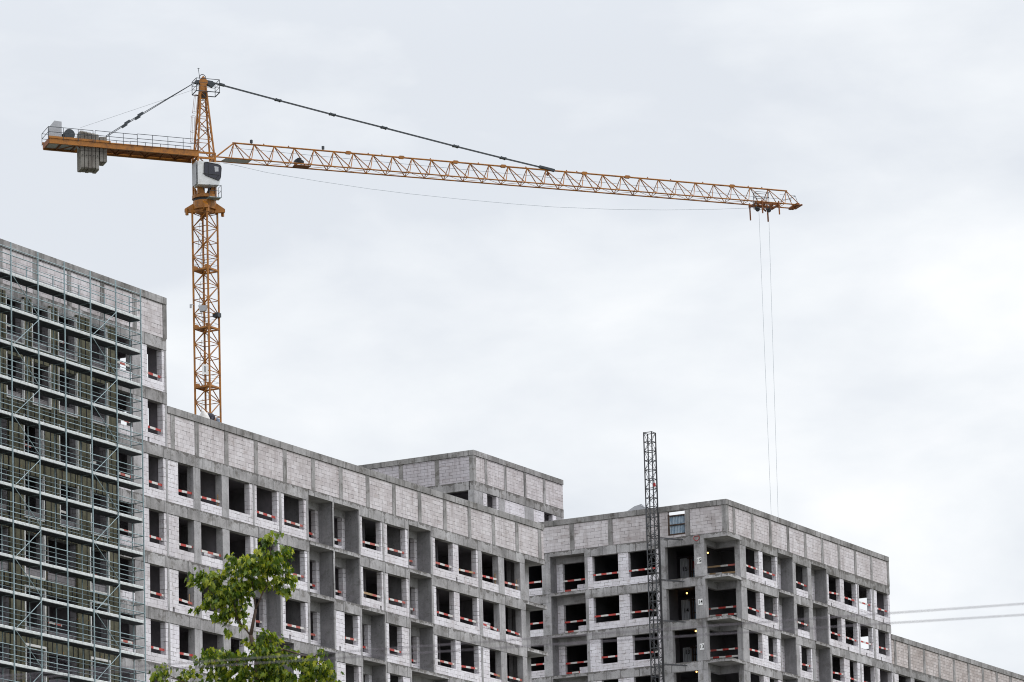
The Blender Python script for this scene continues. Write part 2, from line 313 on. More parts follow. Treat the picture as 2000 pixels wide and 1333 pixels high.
for ri,(hd,segs,rn) in enumerate(ROWS):
    op=wall_row(LB,F,hd,segs,top=(ri==0),beam=MC)
    for s in segs:
        if s[0]=='K': low_wall(LB,F,s[1],s[2],hd)
    # corner loggia at the far end
    bx(MB(),F,213.18,215.83 if ri==0 else 215.95,-.06,1.3,hd+(.31 if ri==0 else .43),hd+.65).build('loggia_slab',MC,LB)
    bx(MB(),F,213.18,215.5,.96,1.3,hd-2.35,hd+.31).build('block_wall',MCP,LB)
    bx(MB(),F,213.18,213.3,.42,1.0,hd-2.35,hd+.31).build('partition_wall',MCS,LB)
    # floors, back and cross walls
    mi=MB(); zf=hd-2.35
    bx(mi,F,172.7,215.3,.36 if ri else .36,9,hd+.44,hd+.64); bx(mi,F,172.7,215.5,6.2,6.4,zf,hd+.44)
    for t in (172.75,178.3,184.05,187.0,189.85,192.82,195.55,201.3,204.3,209.9,215.2):
        bx(mi,F,t,t+.2,1.35 if t>186 else .45,6.2,zf,hd+.44)
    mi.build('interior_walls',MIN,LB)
    op=sorted(op)
    for k,(a,b,h,d) in enumerate(op):
        if ri>=3 and a<186.5 and a>174: pass
        if ri==4 and a>176: continue
        if R.random()<.06: continue
        nm='safety board across the %s opening from the left, %s row, long grey building'%(ORD[k],rn)
        board(F,a,b,d,h-1.82+(.30 if h==hd else .42)+R.uniform(-.03,.05),nm)
for (t,ri) in ((177.95,0),(174.95,2),(209.65,0),(212.45,0),(209.7,3)):
    hd=ROWS[ri][0]; stake(F,t,.2,hd-1.82,hd-1.1,{177.95:'orange upright stake beside the second column, top window row of the long building',174.95:'short timber stake in the first window right of the joint, third row',209.65:'timber stake in the twelfth opening near the far end, top row',212.45:'timber stake in the last opening at the far end, top row',209.7:'timber stake near the far end in the fourth row'}[t])
parapet(LB,F,172.72,215.86,45.04,[173.04+3.046*k-(.67 if k==1 else 0)*1.0 if k<2 else 178.40+3.0633*(k-2) for k in range(15)][0:14]+[215.13],.38)
MB().box((172.7,V0+.3,44.98),(215.5,V0+13,45.03)).build('roof_slab',MIN,LB)
MB().box((215.5,V0+1.4,29.0),(215.75,V0+13,47.2)).build('end_wall',MB_,LB)
MB().box((172.7,V0+13,29.0),(215.5,V0+13.3,47.2)).build('back_wall',MB_,LB)
plain_body(LB,172.7,215.6,V0+.03,V0+13,30.0)
# ================================================================== scaffolded taller building on the left
TB=thing('concrete_building','tall unfinished building behind scaffolding at the left edge','building',(161,V0,0))
TROW=[50.39-3*k for k in range(7)]
P1=[(153.4,154.9),(155.6,157.1),(157.85,159.31),(160.11,161.63),(162.42,164.01),(165.30,166.79)]
P1b=[(153.0,154.5),(155.9,157.95),(159.30,160.95),(162.42,164.01),(165.20,166.75)]
P2=[(152.4,154.0),(155.6,157.99),(159.30,160.95),(161.30,163.90),(165.10,166.70)]
for ri,hd in enumerate(TROW):
    wins=P1 if ri<2 else P1b if ri<4 else P2
    segs=[]; t=150.0
    for a,b in wins: segs+=[('B',t,a),('O',a,b)]; t=b
    segs+=[('B',t,167.97),('O',167.97,169.41),('C',169.41,170.15),('B',170.15,170.85),('O',170.85,172.29),('B',172.29,172.52),('P',172.52,172.69)]
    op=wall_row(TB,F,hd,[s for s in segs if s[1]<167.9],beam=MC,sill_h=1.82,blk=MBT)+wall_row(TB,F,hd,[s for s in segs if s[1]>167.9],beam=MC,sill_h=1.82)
    mi=MB(); zf=hd-2.35
    if ri<6:
        bx(mi,F,150,172.3,.36,9,hd+.44,hd+.64); bx(mi,F,150,166.9,5.0,5.2,zf,hd+.44); bx(mi,F,166.9,172.4,3.2,3.4,zf,hd+.44)
        for t in (152,155.2,159.8,162.0,164.4,166.9): bx(mi,F,t,t+.18,.45,5.0,zf,hd+.44)
        if ri>1: bx(mi,F,170.2,170.38,.45,3.2,zf,hd+.44)
        mi.build('interior_walls',MIN,TB)
    # far end wall (facing away) with openings the sky shows through
    ew=MB(); h=(1.0,3.0)
    if ri==0: zz0,zz1=48.5,50.35
    elif ri==1: zz0,zz1=46.2,47.35
    else: zz0=zz1=None
    if zz0: 
        for d0,d1,z0,z1 in ((.36,h[0],zf,hd+.65),(h[1],3.4,zf,hd+.65),(h[0],h[1],zf,zz0),(h[0],h[1],zz1,hd+.65)): bx(ew,F,172.4,172.66,d0,d1,z0,z1)
    elif ri<3: bx(ew,F,172.4,172.66,.36,3.4,zf,hd+.65)
    if ew.v: ew.build('end_wall',MIN,TB)
    # mineral wool between the windows and its thin light reveals
    edges=[150.0]+[q for a,b in wins for q in (a,b)]+[167.85]
    topz=hd+.02 if ri else hd+.25
    for k in range(0,len(edges),2):
        a,b=edges[k],edges[k+1]; bx(MB(),F,a+.04,b-.04,-.13,-.025,hd-2.98,topz).build('insulation_panel',MINS,TB)
    for a,b in wins: bx(MB(),F,a+.0,b-.0,-.11,-.022,hd-2.99,hd-2.28).build('insulation_panel',MINS,TB)
    for a,b in wins:
        if b-a>1.9: continue
        fr=MB(); zb=hd-2.22; zt=hd+.1; wdt=.055 if ri<4 else .09
        bx(fr,F,a-wdt,a,-.17,-.02,zb,zt); bx(fr,F,b,b+wdt,-.17,-.02,zb,zt); bx(fr,F,a-wdt,b+wdt,-.16,-.02,zb-wdt,zb)
        if ri>=5: bx(fr,F,a-wdt,b+wdt,-.16,-.02,zt,zt+.13)
        fr.build('window_reveal',MSIGN,TB)
    if ri<6:
        for k,(a,b,h_,d) in enumerate([o for o in op if o[0]>167]):
            board(F,a,b,d,h_-1.82+.33+R.uniform(-.04,.04),'safety board in the %s, %s row, tall left building'%(['opening inside the scaffold end','outermost window right of the scaffold'][k],['top','second','third','fourth','fifth','sixth'][ri]),style='red' if k==1 else 'faded',tilt=-.02)
        for k in (2,3,4):
            if k<len(wins) and (ri+k)%2==0:
                a,b=wins[k]; board(F,a,a+(b-a)*.6,.15,hd-1.35,'faded board behind the scaffold, %s window column, %s row of the tall building'%(['','','middle','right hand','rightmost'][k],['top','second','third','fourth','fifth','sixth'][ri]),'faded',group='boards in windows behind the scaffold')
parapet(TB,F,150,172.72,51.04,[151.2,154.3,157.38,160.40,163.46,166.50,169.53,172.42],.36)
bx(MB(),F,150,172.6,.3,3.4,50.98,51.03).build('roof_slab',MIN,TB)
MB().box((150,V0+5.2,29),(167,V0+5.5,53.2)).build('back_wall',MB_,TB)
plain_body(TB,150,172.6,V0+.03,V0+13,29.95)
# ================================================================== corner building on the right
UC=243.32
CB=thing('concrete_building','unfinished corner building with floor numbers fifteen to thirteen on its pillar','building',(UC,V0,0))
C15=[('C',245.36,246.32),('K',246.32,248.52),('B',248.52,249.18),('O',249.18,251.40),('B',251.40,251.60),('P',251.60,251.69),('L',251.69,254.28),('P',254.28,254.80),('K',254.80,256.91),('C',256.91,257.57),('L',257.57,260.27),('P',260.27,260.42),('B',260.42,260.71),('O',260.71,262.78),('B',262.78,263.49),('O',263.49,265.70),('B',265.70,265.98),('P',265.98,266.15),('B',266.15,266.28),('O',266.28,268.53),('B',268.53,268.7),('P',268.70,269.10),('B',269.10,269.67),('O',269.67,271.77),('B',271.77,272.14)]
C13=[('C',245.36,246.40),('O',246.40,248.66),('B',248.66,249.65),('O',249.65,251.16),('B',251.16,251.70),('P',251.70,251.80),('L',251.80,254.44),('P',254.44,254.98),('B',254.98,255.34),('O',255.34,257.03),('B',257.03,257.25),('C',257.25,257.80),('L',257.80,260.49),('P',260.49,260.77),('B',260.77,260.80),('O',260.80,262.99),('B',262.99,264.02),('O',264.02,265.46),('B',265.46,265.98),('P',265.98,266.2),('B',266.2,266.59),('O',266.59,268.68),('B',268.68,268.8),('P',268.80,269.2),('B',269.2,269.70),('O',269.70,272.01),('B',272.01,272.14)]
Y15=[('C',116.50,117.30),('G',117.30,119.58),('C',119.58,119.96),('B',119.96,120.30),('O',120.30,122.51),('B',122.51,123.33),('O',123.33,125.40),('B',125.40,125.79),('P',125.79,126.01),('L',126.01,128.80),('C',128.82,129.50),('K',129.50,131.9),('C',131.9,132.5),('K',132.5,134.5)]
Y13=[('C',116.50,117.30),('G',117.30,119.20),('C',119.20,119.96),('B',119.96,120.30),('O',120.30,122.37),('B',122.37,123.60),('O',123.60,124.93),('B',124.93,125.79),('P',125.79,126.01),('L',126.01,128.80),('C',128.82,129.50),('K',129.50,131.9),('C',131.9,132.5),('K',132.5,134.5)]
FYC=Fy(UC); CR=[(50.39,C15,Y15,'fifteenth'),(47.39,C15,Y15,'fourteenth'),(44.39,C13,Y13,'thirteenth'),(41.39,C13,Y13,'twelfth')]
for ri,(hd,xs,ys,rn) in enumerate(CR):
    zf=hd-2.35; top=ri==0; sp={}
    for s in xs:
        if s[0]=='L': sp[round(s[1],2)]={'win':(s[1]+.2,s[1]+.85)}
    op=wall_row(CB,F,hd,xs,top=top,beam=MCD if top else MC,sill_h=1.84,spec=sp)
    for s in xs:
        if s[0]=='K': low_wall(CB,F,s[1],s[2],hd,1.84)
    for k,(a,b,h,d) in enumerate(sorted(o for o in op if o[3]<.5)):
        if ri<3 or a<252: board(F,a,b,d,h-1.84+.50+R.uniform(-.03,.04),'safety board across %s opening right of the corner, %s floor, corner building'%(ORD[k],rn),'red')
    yw=[('P' if s[0]=='G' else s[0],s[1],s[2]) for s in ys]
    y2=[s for s in ys if s[0]!='G']
    sp={126.01:{'win':(126.05,128.3),'z0':-2.3}}
    g0,g1=ys[1][1],ys[1][2]
    op=wall_row(CB,FYC,hd,y2,top=top,beam=MC,sill_h=1.84,spec=sp)
    bx(MB(),FYC,g0,g1,-.018,.338,hd+.001,hd+.649).build('floor_beam',MC,CB)
    for s in ys:
        if s[0]=='K': low_wall(CB,FYC,s[1],s[2],hd,1.84)
    if ri<3:
        for k,(a,b,h,d) in enumerate(sorted(op)):
            if a>131.9: continue
            board(FYC,a,b,d,(h-1.84+.48 if d<.5 else h-1.25),'safety board across %s opening left of the gate bay, %s floor, corner building'%(ORD[k],rn),'red',tilt=0)
            if d>.5:
                board(FYC,a+.9,b,d+.02,h-1.95,'short lower safety board in the left face loggia, %s floor of the corner building'%rn,'red',tilt=0)
                bx(MB(),FYC,a,a+1.15,d,d+.2,zf,zf+.62).build('block_wall',MB_,CB)
    # open corner loggia: slab, inner beams
    zt=hd+.65
    MB().box((UC-.05,V0-.05,hd+(.31 if top else .43)),(245.36+.3,116.5,zt)).build('corner_slab',MC,CB)
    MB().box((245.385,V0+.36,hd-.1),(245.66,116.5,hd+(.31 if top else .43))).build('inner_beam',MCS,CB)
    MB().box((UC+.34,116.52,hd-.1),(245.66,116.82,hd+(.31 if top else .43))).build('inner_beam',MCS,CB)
    if ri<3:
        board(Fy(245.6),115.0,117.6,.0,zf+.98,'upper safety board across the open corner balcony, %s floor'%rn,'wood' if ri==0 else 'red',tilt=.04,group='double safety boards on the corner balconies')
        board(Fy(245.6),115.0,117.6,.0,zf+.45,'lower safety board across the open corner balcony, %s floor'%rn,'wood' if ri==0 else 'red',tilt=.06,group='double safety boards on the corner balconies')
    # floors and inner walls
    mi=MB()
    mi.box((UC+.36,V0+1.8,hd+.44),(272.2,127,hd+.64)); mi.box((246.4,V0+.36,hd+.44),(272.2,V0+1.8,hd+.64)); mi.box((UC+.36,127,hd+.44),(256,137,hd+.64))
    mi.box((249.6,V0+.45,zf),(249.8,126,hd+.44))
    mi.box((249.8,120.6,zf),(265.9,120.8,hd+.44)); mi.box((265.9,117.9,zf),(272.1,118.1,hd+.44)); mi.box((249.6,126,zf),(249.8,136,hd+.44))
    for u in (254.4,257.3,260.3,263.2,265.9): mi.box((u,V0+1.3,zf),(u+.18,120.6,hd+.44))
    for v in (122.9,126.0,129.0,132): mi.box((UC+1.3,v,zf),(249.6,v+.15,hd+.44))
    mi.box((246.0,118.15,zf),(249.6,118.3,hd+.44)); mi.box((UC+.45,120.22,zf),(246.5,120.38,hd+.44))
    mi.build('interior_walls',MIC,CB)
    ew=MB(); h=(1.35,2.75)
    zr={0:(49.3,50.35),1:(46.35,47.35)}.get(ri)
    if zr:
        for d0,d1,z0,z1 in ((.36,h[0],zf,zt),(h[1],3.4,zf,zt),(h[0],h[1],zf,zr[0]),(h[0],h[1],zr[1],zt)): bx(ew,F,271.95,272.14,d0,d1,z0,z1)
    else: bx(ew,F,271.95,272.14,.36,3.4,zf,zt)
    ew.build('end_wall',MIN,CB)
MB().box((UC-.01,V0-.01,51.04),(UC+.36,V0+.36,52.95)).build('parapet_post',MCD,CB)
parapet(CB,F,UC+.36,272.16,51.04,[244.40+3.03*k for k in range(9)]+[271.84],.38)
parapet(CB,FYC,V0+.36,134.88,51.04,[117.54,120.66,123.69,126.79,129.9,133.0],.36,holes=[(117.94,119.29,51.2,52.92)])
MB().box((UC-.05,V0-.05,52.952),(UC+.36,V0+.36,53.325)).build('parapet_cap',MCD,CB)
MB().box((UC+.3,V0+.3,50.98),(272,V0+3.3,51.03)).build('roof_slab',MIN,CB); MB().box((UC+.3,V0+3.3,50.98),(266,135,51.03)).build('roof_slab',MIN,CB)
plain_body(CB,UC+.3,272.1,V0+.4,134.8,38.7)
# ================================================================== taller block set back
BB=thing('concrete_building','upper block of pale masonry set back behind the long roof, higher than its neighbours','building',(UC,134.9,0))
FB=Fx(134.9)
wall_row(BB,FB,56.39,[('C',243.32,244.67),('B',244.67,245.29),('O',245.29,246.70),('B',246.70,247.02),('C',247.02,247.95),('B',247.95,251.04),('C',251.04,252.43),('B',252.43,254.14),('O',254.14,255.49),('B',255.49,256.1),('C',256.1,257.24)],beam=MCD)
wall_row(BB,FB,53.39,[('C',243.32,244.67),('B',244.67,257.24)],beam=MCD)
FBY=Fy(243.32)
wall_row(BB,FBY,56.39,[('C',135.33,135.40),('K',135.40,138.4),('C',138.4,139),('B',139,146)],beam=MC)
wall_row(BB,FBY,53.39,[('B',135.33,146)],beam=MC)
MB().box((243.31,134.89,57.04),(243.68,135.26,58.95)).build('parapet_post',MCD,BB); MB().box((243.27,134.85,58.952),(243.68,135.26,59.325)).build('parapet_cap',MCD,BB)
parapet(BB,FB,243.68,257.26,57.04,[245.02,247.98,251.02,254.08],.34)
parapet(BB,FBY,135.26,146,57.04,[137.81,140.87,143.9],.34,blk=m_block('aerated block shaded side',(.60,.56,.58),(.50,.47,.485),(.28,.25,.26),.1,.8))  # greyer block copy; the side face's weaker light is in its colour
mi=MB(); mi.box((243.7,135.3,56.98),(257.2,146,57.03)); mi.box((243.7,135.3,53.98),(257.2,146,54.03)); mi.box((243.7,139,54.03),(256,139.2,56.98)); mi.box((247.1,135.4,54.03),(247.3,139,56.98)); mi.box((253.2,135.4,54.03),(253.35,139,56.98)); mi.build('interior_walls',MIN,BB)
ew=MB()
for d0,d1,z0,z1 in ((.36,.9,51,57.04),(1.9,8,51,57.04),(.9,1.9,51,55.0),(.9,1.9,56.3,57.04)): bx(ew,FB,257.0,257.24,d0,d1,z0,z1)
ew.build('end_wall',MB_,BB)
MB().box((243.5,135.3,0),(257,146,50.9)).build('lower_storeys',MB_,BB)
# ================================================================== low wing at the lower right
DB=thing('concrete_building','low block wing with blank parapet running out of frame at the lower right','building',(285,V0,0))
DS=[('P',272.20,272.45),('B',272.45,272.75)]
t=272.75
for k in range(14): DS+=[('C',t,t+.75) if k%2 else ('B',t,t+.55),('O',t+(.75 if k%2 else .55),t+2.9)]; t+=3.03 if k else 2.9
DS2=[]; last=272.75
for s in DS[2:]:
    a=max(last,s[1]); DS2.append((s[0],a,s[2])); last=s[2]
for hd in (44.39,41.39): wall_row(DB,F,hd,DS[:2]+DS2,beam=MCD)
parapet(DB,F,272.18,316,45.04,[272.60,275.35]+[278.36+3.055*k for k in range(13)],.42,blk=m_block('aerated block brownish',(.62,.56,.53),(.46,.40,.37),(.26,.23,.21),.3,.9))
mi=MB()
for hd in (44.39,41.39): mi.box((272.3,V0+.36,hd+.44),(316,V0+8,hd+.64)); mi.box((272.3,V0+4,hd-2.35),(316,V0+4.2,hd+.44))
for k in range(14): mi.box((274+3*k,V0+.4,39),(274.2+3*k,V0+4,44.8))
mi.build('interior_walls',MIN,DB)
plain_body(DB,272.2,316,V0+.03,V0+8,39)
# ================================================================== details on the corner building
def text_mesh(s,size,origin,xdir,zdir,mat,parent,name='lettering'):
    cu=bpy.data.curves.new('lettering','FONT'); cu.body=s; cu.size=size; cu.align_x='CENTER'; cu.align_y='CENTER'; cu.extrude=.004; cu.offset=.006
    tmp=bpy.data.objects.new('tmp',cu); C.objects.link(tmp); dg=bpy.context.evaluated_depsgraph_get(); dg.update()
    me=bpy.data.meshes.new_from_object(tmp.evaluated_get(dg)); bpy.data.objects.remove(tmp); bpy.data.curves.remove(cu)
    xd=Vector(xdir).normalized(); zd=Vector(zdir).normalized(); nd=xd.cross(zd)
    me.transform(Matrix(((xd.x,zd.x,nd.x,origin[0]),(xd.y,zd.y,nd.y,origin[1]),(xd.z,zd.z,nd.z,origin[2]),(0,0,0,1))))
    me.materials.clear(); me.materials.append(mat); o=bpy.data.objects.new(name,me); C.objects.link(o)
    if parent: o.parent=parent; o.matrix_parent_inverse=Matrix.Translation(parent.location).inverted()
    return o
for s,z in (('15',49.16),('14',46.20),('13',43.02)):
    t=thing('floor_sign','white plate with number %s on the pillar beside the gate bay'%{'15':'fifteen','14':'fourteen','13':'thirteen'}[s],'sign',(UC-.02,116.9,z-.2),'floor number plates on the pillar')
    MB().box((UC-.03,116.74,z-.22),(UC-.002,117.08,z+.22)).build('plate',MSIGN,t)
    text_mesh(s,.36,(UC-.036,116.91,z),(0,-1,0),(0,0,1),MINK,t)
# red ring sprayed on the beam
rg=MB(); pts=[(UC-.03,117.05+.22*math.cos(a),50.78+.17*math.sin(a)*(1+.15*math.sin(3*a))) for a in [2*math.pi*i/20 for i in range(21)]]
rg.path(pts,.025,4); o=rg.build('painted_ring',MREDP,CB)
def corr(mb,F,t0,t1,d,z0,z1,per=.12,amp=.03):
    n=int((t1-t0)/per*4); k=len(mb.v)
    for i in range(n+1):
        t=t0+(t1-t0)*i/n; dd=d+amp*math.sin(i*math.pi/2)
        for q in (0,.01):
            mb.v.append(F.p(t,dd+q,z0)); mb.v.append(F.p(t,dd+q,z1))
    for i in range(n):
        a=k+4*i; b=a+4
        for q in ((a,b,b+1,a+1),(a+2,a+3,b+3,b+2),(a+1,b+1,b+3,a+3),(a,a+2,b+2,b)): mb.f.append(q); mb.m.append(0)
for i,(zf,s) in enumerate(((48.04,'15'),(45.04,'14'),(42.04,'13'))):
    t=thing('sheet_metal_gate','grey corrugated metal landing gate behind the %s floor opening'%['fifteenth','fourteenth','thirteenth'][i],'gate',(246.6,119,zf),'corrugated landing gates in the hoist bay')
    h=2.05 if i<2 else 1.6
    mb=MB(); corr(mb,Fy(246.6),119.3,120.0,0,zf+.05,zf+h); mb.build('gate_sheet',MCG,t)
    fr=MB(); fy=Fy(246.5); 
    for a,b,z0,z1 in ((119.2,119.27,zf,zf+h+.1),(118.98,119.06,zf,zf+h+.1),(118.5,119.4,zf+h-.1,zf+h-.03),(118.5,119.2,zf+1.0,zf+1.05)): bx(fr,fy,a,b,0,.06,z0,z1)
    fr.build('gate_frame',MBR,t)
    mb=MB(); corr(mb,Fy(246.75),118.5,119.2,0,zf+.05,zf+h+.1); mb.build('gate_sheet',MBLU,t)
    text_mesh(s,.42,(246.55,119.62,zf+1.25),(0,-1,0),(0,0,1),MINK,t)
    if i==0: text_mesh('1',.8,(246.69,118.95,zf+1.5),(0,-1,0),(0,0,1),MREDP,t)
t=thing('sheet_metal_shutter','blue grey corrugated sheet in a brown frame filling the parapet opening','shutter',(UC,118.6,51.2))
mb=MB(); corr(mb,FYC,117.97,119.2,.12,51.28,52.62); mb.build('sheet',MBLU,t)
fr=MB()
for a,b,z0,z1 in ((119.18,119.27,51.2,52.7),(117.95,119.2,51.9,51.98),(117.95,119.2,51.2,51.3),(117.95,119.2,52.56,52.64)): bx(fr,FYC,a,b,.0,.1,z0,z1)
fr.build('frame',MBR,t)
MBULB=m_emit('lit bulb',(1.0,.50,.14),5)
for i,(u,v,z) in enumerate(((246.0,117.5,50.17),(246.5,119.5,47.53),(246.5,118.9,44.73),(246.0,118.7,41.72))):
    t=thing('work_lamp','lit bare bulb hanging under the ceiling of the %s floor'%['fifteenth','fourteenth','thirteenth','twelfth'][i],'lamp',(u,v,z),'bare bulbs lit inside the corner building')
    mb=MB()
    for k in range(6):
        a0=math.pi*k/6; a1=math.pi*(k+1)/6; mb.tube((u,v,z+.06*math.cos(a0)),(u,v,z+.06*math.cos(a1)),max(.004,.06*math.sin(a0)),10,0,max(.004,.06*math.sin(a1)))
    mb.build('bulb',MBULB,t); MB().tube((u,v,z+.07),(u,v,z+.16),.03,8).tube((u,v,z+.16),(u,v,z+.6),.008,4).build('socket',MBK,t)
# pallet stack on the top corner balcony
t=thing('board_stack','stack of pale boards on a yellow pallet on the top corner balcony','board stack',(246.2,115.6,48.04))
mb=MB()
for k in range(4): mb.box((245.9+R.uniform(-.05,.05),115.1,48.2+.07*k),(247.0,116.6+R.uniform(-.2,.1),48.25+.07*k))
mb.build('boards',MWT,t); MB().box((245.9,115.2,48.06),(246.1,116.9,48.19)).box((246.7,115.2,48.06),(246.9,116.9,48.19)).build('pallet',MY,t)
for (u,z,l) in ((208.35,39.75,'pale block stack behind the opening beside the twelfth board, second row'),(208.9,33.8,'pale block stack inside an opening near the far end, fourth row'),(177.1,39.6,'pale block stack behind the wide opening between columns, second row')):
    mb=MB()
    for k in range(3):
        for q in range(2): mb.box((u+.62*q+R.uniform(-.03,.03),V0+.6,z-.3+.25*k),(u+.6+.62*q,V0+.9,z-.07+.25*k))
    tag(mb.build('block_stack',MB_),l,'block stack')
# crumpled sheet cover on the roof edge
t=MB(); P=[(243.7,122.6,53.3),(243.7,121.85,53.62),(243.7,121.5,53.60),(243.7,121.05,53.34)]
mb=MB(); mb.prism([(243.55,122.7,53.34),(243.55,122.0,53.68),(243.55,121.45,53.78),(243.55,120.95,53.34)],(1.2,.1,.02)); mb.tube((243.5,121.45,53.67),(243.4,120.9,53.36),.03)
tag(mb.build('roof_cover',MCG),'crumpled grey metal cover lying on the corner building roof edge','metal cover')
# ================================================================== hoist mast in front of the corner building
HM=thing('hoist_mast','slim dark lattice hoist mast standing before the corner building','hoist mast',(241.3,119.5,0))
hu,hv,hs=241.35,119.52,.31
lc=[(hu-hs,hv-hs),(hu+hs,hv-hs),(hu+hs,hv+hs),(hu-hs,hv+hs)]
mb=MB()
for (x_,y_) in lc: mb.tube((x_,y_,0),(x_,y_,58.35),.047,6)
mb.build('mast_legs',MHS,HM)
mb=MB(); z=58.32-.67*33; k=0
while z<58.34:
    for i in range(4):
        a=lc[i]; b=lc[(i+1)%4]; mb.tube((*a,z),(*b,z),.032,4)
        if z+.66<58.4:
            if (k+i)%2: a,b=b,a
            mb.tube((*a,z),(*b,z+.67),.018,4)
    z+=.67; k+=1
mb.build('mast_bracing',MHS,HM)
MB().tube((hu-.2,hv-.62,0),(hu-.2,hv-.62,52.5),.045,6).tube((hu-.1,hv-.48,0),(hu-.1,hv-.48,57.2),.035,6).build('cable_conduit',MBK,HM)
mb=MB(); z=38
for z in (41.8,44.9,47.8,50.8): mb.tube((hu,hv-.3,z),(UC,hv-1.4,z+.0),.035,4).tube((hu,hv+.3,z),(UC,hv-1.2,z),.03,4)
mb.build('wall_ties',MHS,HM)
MB().box((hu-.45,hv-.5,54.35),(hu-.3,hv-.4,54.6)).build('junction_box',MREDP,HM)
# ================================================================== scaffold
SC=thing('scaffold','galvanised facade scaffold standing before the tall left building','scaffold',(160,113.4,0))
SO,SI=113.40,114.12; XS=[168.37-2.333*k for k in range(8)]; DZ=[51.10-1.822*k for k in range(13)]
for x_ in XS:
    MB().tube((x_,SO,0),(x_,SO,52.75),.042,6).build('standard',MGS,SC); MB().tube((x_-.0,SI,0),(x_,SI,52.5 if x_==XS[0] else 52.1),.034,6).build('standard',MGS,SC)
xl=XS[-1]
for k,z in enumerate(DZ):
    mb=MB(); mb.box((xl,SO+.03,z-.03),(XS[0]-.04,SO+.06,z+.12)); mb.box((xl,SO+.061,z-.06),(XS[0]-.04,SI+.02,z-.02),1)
    for i in range(3): mb.box((xl,SO+.018,z-.01+.045*i),(XS[0]-.04,SO+.029,z+.012+.045*i),0)
    mb.build('deck',[MGD,MWD],SC)
    mb=MB()
    for x_ in XS: mb.tube((x_,SO,z-.06),(x_,SI,z-.06),.03,4)
    mb.build('transom',MGS,SC)
    mb=MB()
    for h in (.5,1.0)+((1.35,) if k==0 else ()): mb.tube((xl,SO,z+h),(XS[0],SO,z+h),.026,5)
    for h in (.48,.98): mb.tube((xl,SI,z+h),(XS[0],SI,z+h),.018,5)
    mb.build('guard_rail',MGS,SC)
    mb=MB()
    for h in (.5,1.0): mb.tube((XS[0],SO,z+h),(XS[0],SI,z+h),.026,5)
    mb.build('end_rail',MGS,SC)
    if 0<k:
        for j,(xa,xb) in enumerate(((XS[2],XS[1]),(XS[5],XS[4]))):
            q=(k+j)%2
            z0,z1=(z,z+1.75)
            if q: a=(xa+.15,SO-.05,z0+.1); b=(xb,SO-.05,z1)
            else: a=(xb,SO-.05,z0+.1); b=(xa+.1,SO-.05,z1)
            MB().tube(a,b,.021,5).build('diagonal_brace',MGS,SC)
# ================================================================== tower crane
CM=Vector((302.92,196.525,0)); JD=Vector((math.cos(math.radians(-40.5)),math.sin(math.radians(-40.5)),0)); NN=Vector((-JD.y,JD.x,0))
def Q(s_,n_,z_): return CM+JD*s_+NN*n_+Vector((0,0,z_))
TC=thing('tower_crane','yellow tower crane with long lattice jib rising behind the long building','tower crane',tuple(CM))
# mast: four corner legs
fr2=Vector((.879,.477,0)).normalized(); rg2=Vector((.477,-.879,0)).normalized(); U_=1.0/21.05
cor=[rg2*(-24.6*U_)+fr2*(-6.3*U_),rg2*(6.3*U_)+fr2*(-24.6*U_),rg2*(24.6*U_)+fr2*(6.3*U_),rg2*(-6.3*U_)+fr2*(24.6*U_)]
for c in cor: MB().tube(CM+c,CM+c+Vector((0,0,100.3)),.10,8).build('mast_leg',MY,TC)
pan=1.41; zt=99.9
for sec in range(13):
    mb=MB()
    for p_ in range(4):
        z1=zt-(sec*4+p_)*pan; z0=z1-pan
        for i in range(4):
            a=CM+cor[i]; b=CM+cor[(i+1)%4]
            if (p_+i)%2: a,b=b,a
            mb.tube(a+Vector((0,0,z0)),b+Vector((0,0,z1)),.05,5); 
            if p_%2==0 or True: mb.tube(a+Vector((0,0,z1)),b+Vector((0,0,z1)),.04,5)
        if z0<60: pass
    mb.build('mast_bracing',MY,TC)
for sec in range(8):
    z=94.35-5.7*sec; mb=MB(); cc=[CM+c*.92+Vector((0,0,z)) for c in cor]
    mb.prism([cc[0],cc[1],CM+cor[1]*.1+Vector((0,0,z)),CM+cor[0]*.35+cor[3]*.3+Vector((0,0,z))],(0,0,.06)); mb.prism([cc[1],cc[2],CM+Vector((0,0,z+.01)),CM+cor[1]*.2+Vector((0,0,z+.01))],(0,0,.06))
    mb.prism([cc[3],cc[0],CM+cor[3]*.3+Vector((0,0,z+.02))],(0,0,.06))
    for c in (cor[0],cor[1]): p_=CM+c*.8+Vector((0,0,z+.2)); mb.box(p_-Vector((.25,.12,.18)),p_+Vector((.25,.12,.14)))
    for i in range(4): a=CM+cor[i]*1.03; b=CM+cor[(i+1)%4]*1.03; mb.bar(a+Vector((0,0,z)),b+Vector((0,0,z)),.08,.16)
    mb.build('rest_platform',MY,TC)
    mb=MB()
    for h in (.5,1.05):
        for i in range(4): mb.tube(CM+cor[i]*.95+Vector((0,0,z+h)),CM+cor[(i+1)%4]*.95+Vector((0,0,z+h)),.014,4)
    mb.build('platform_rail',MDS,TC)
mb=MB()
for k in range(14):
    z0=99-k*2.85; q=(.25 if k%2 else -.2)
    a0=CM+rg2*(-.35+.1*q)+fr2*.1; 
    for sgn in (-.16,.16): mb.tube(a0+rg2*sgn+Vector((0,0,z0)),a0+rg2*(sgn+q)+Vector((0,0,z0-2.85)),.016,4)
    for j in range(9): f_=j/9; p_=a0+rg2*(q*f_)+Vector((0,0,z0-2.85*f_)); mb.tube(p_-rg2*.16,p_+rg2*.16,.010,4)
mb.build('ladder',MDS,TC)
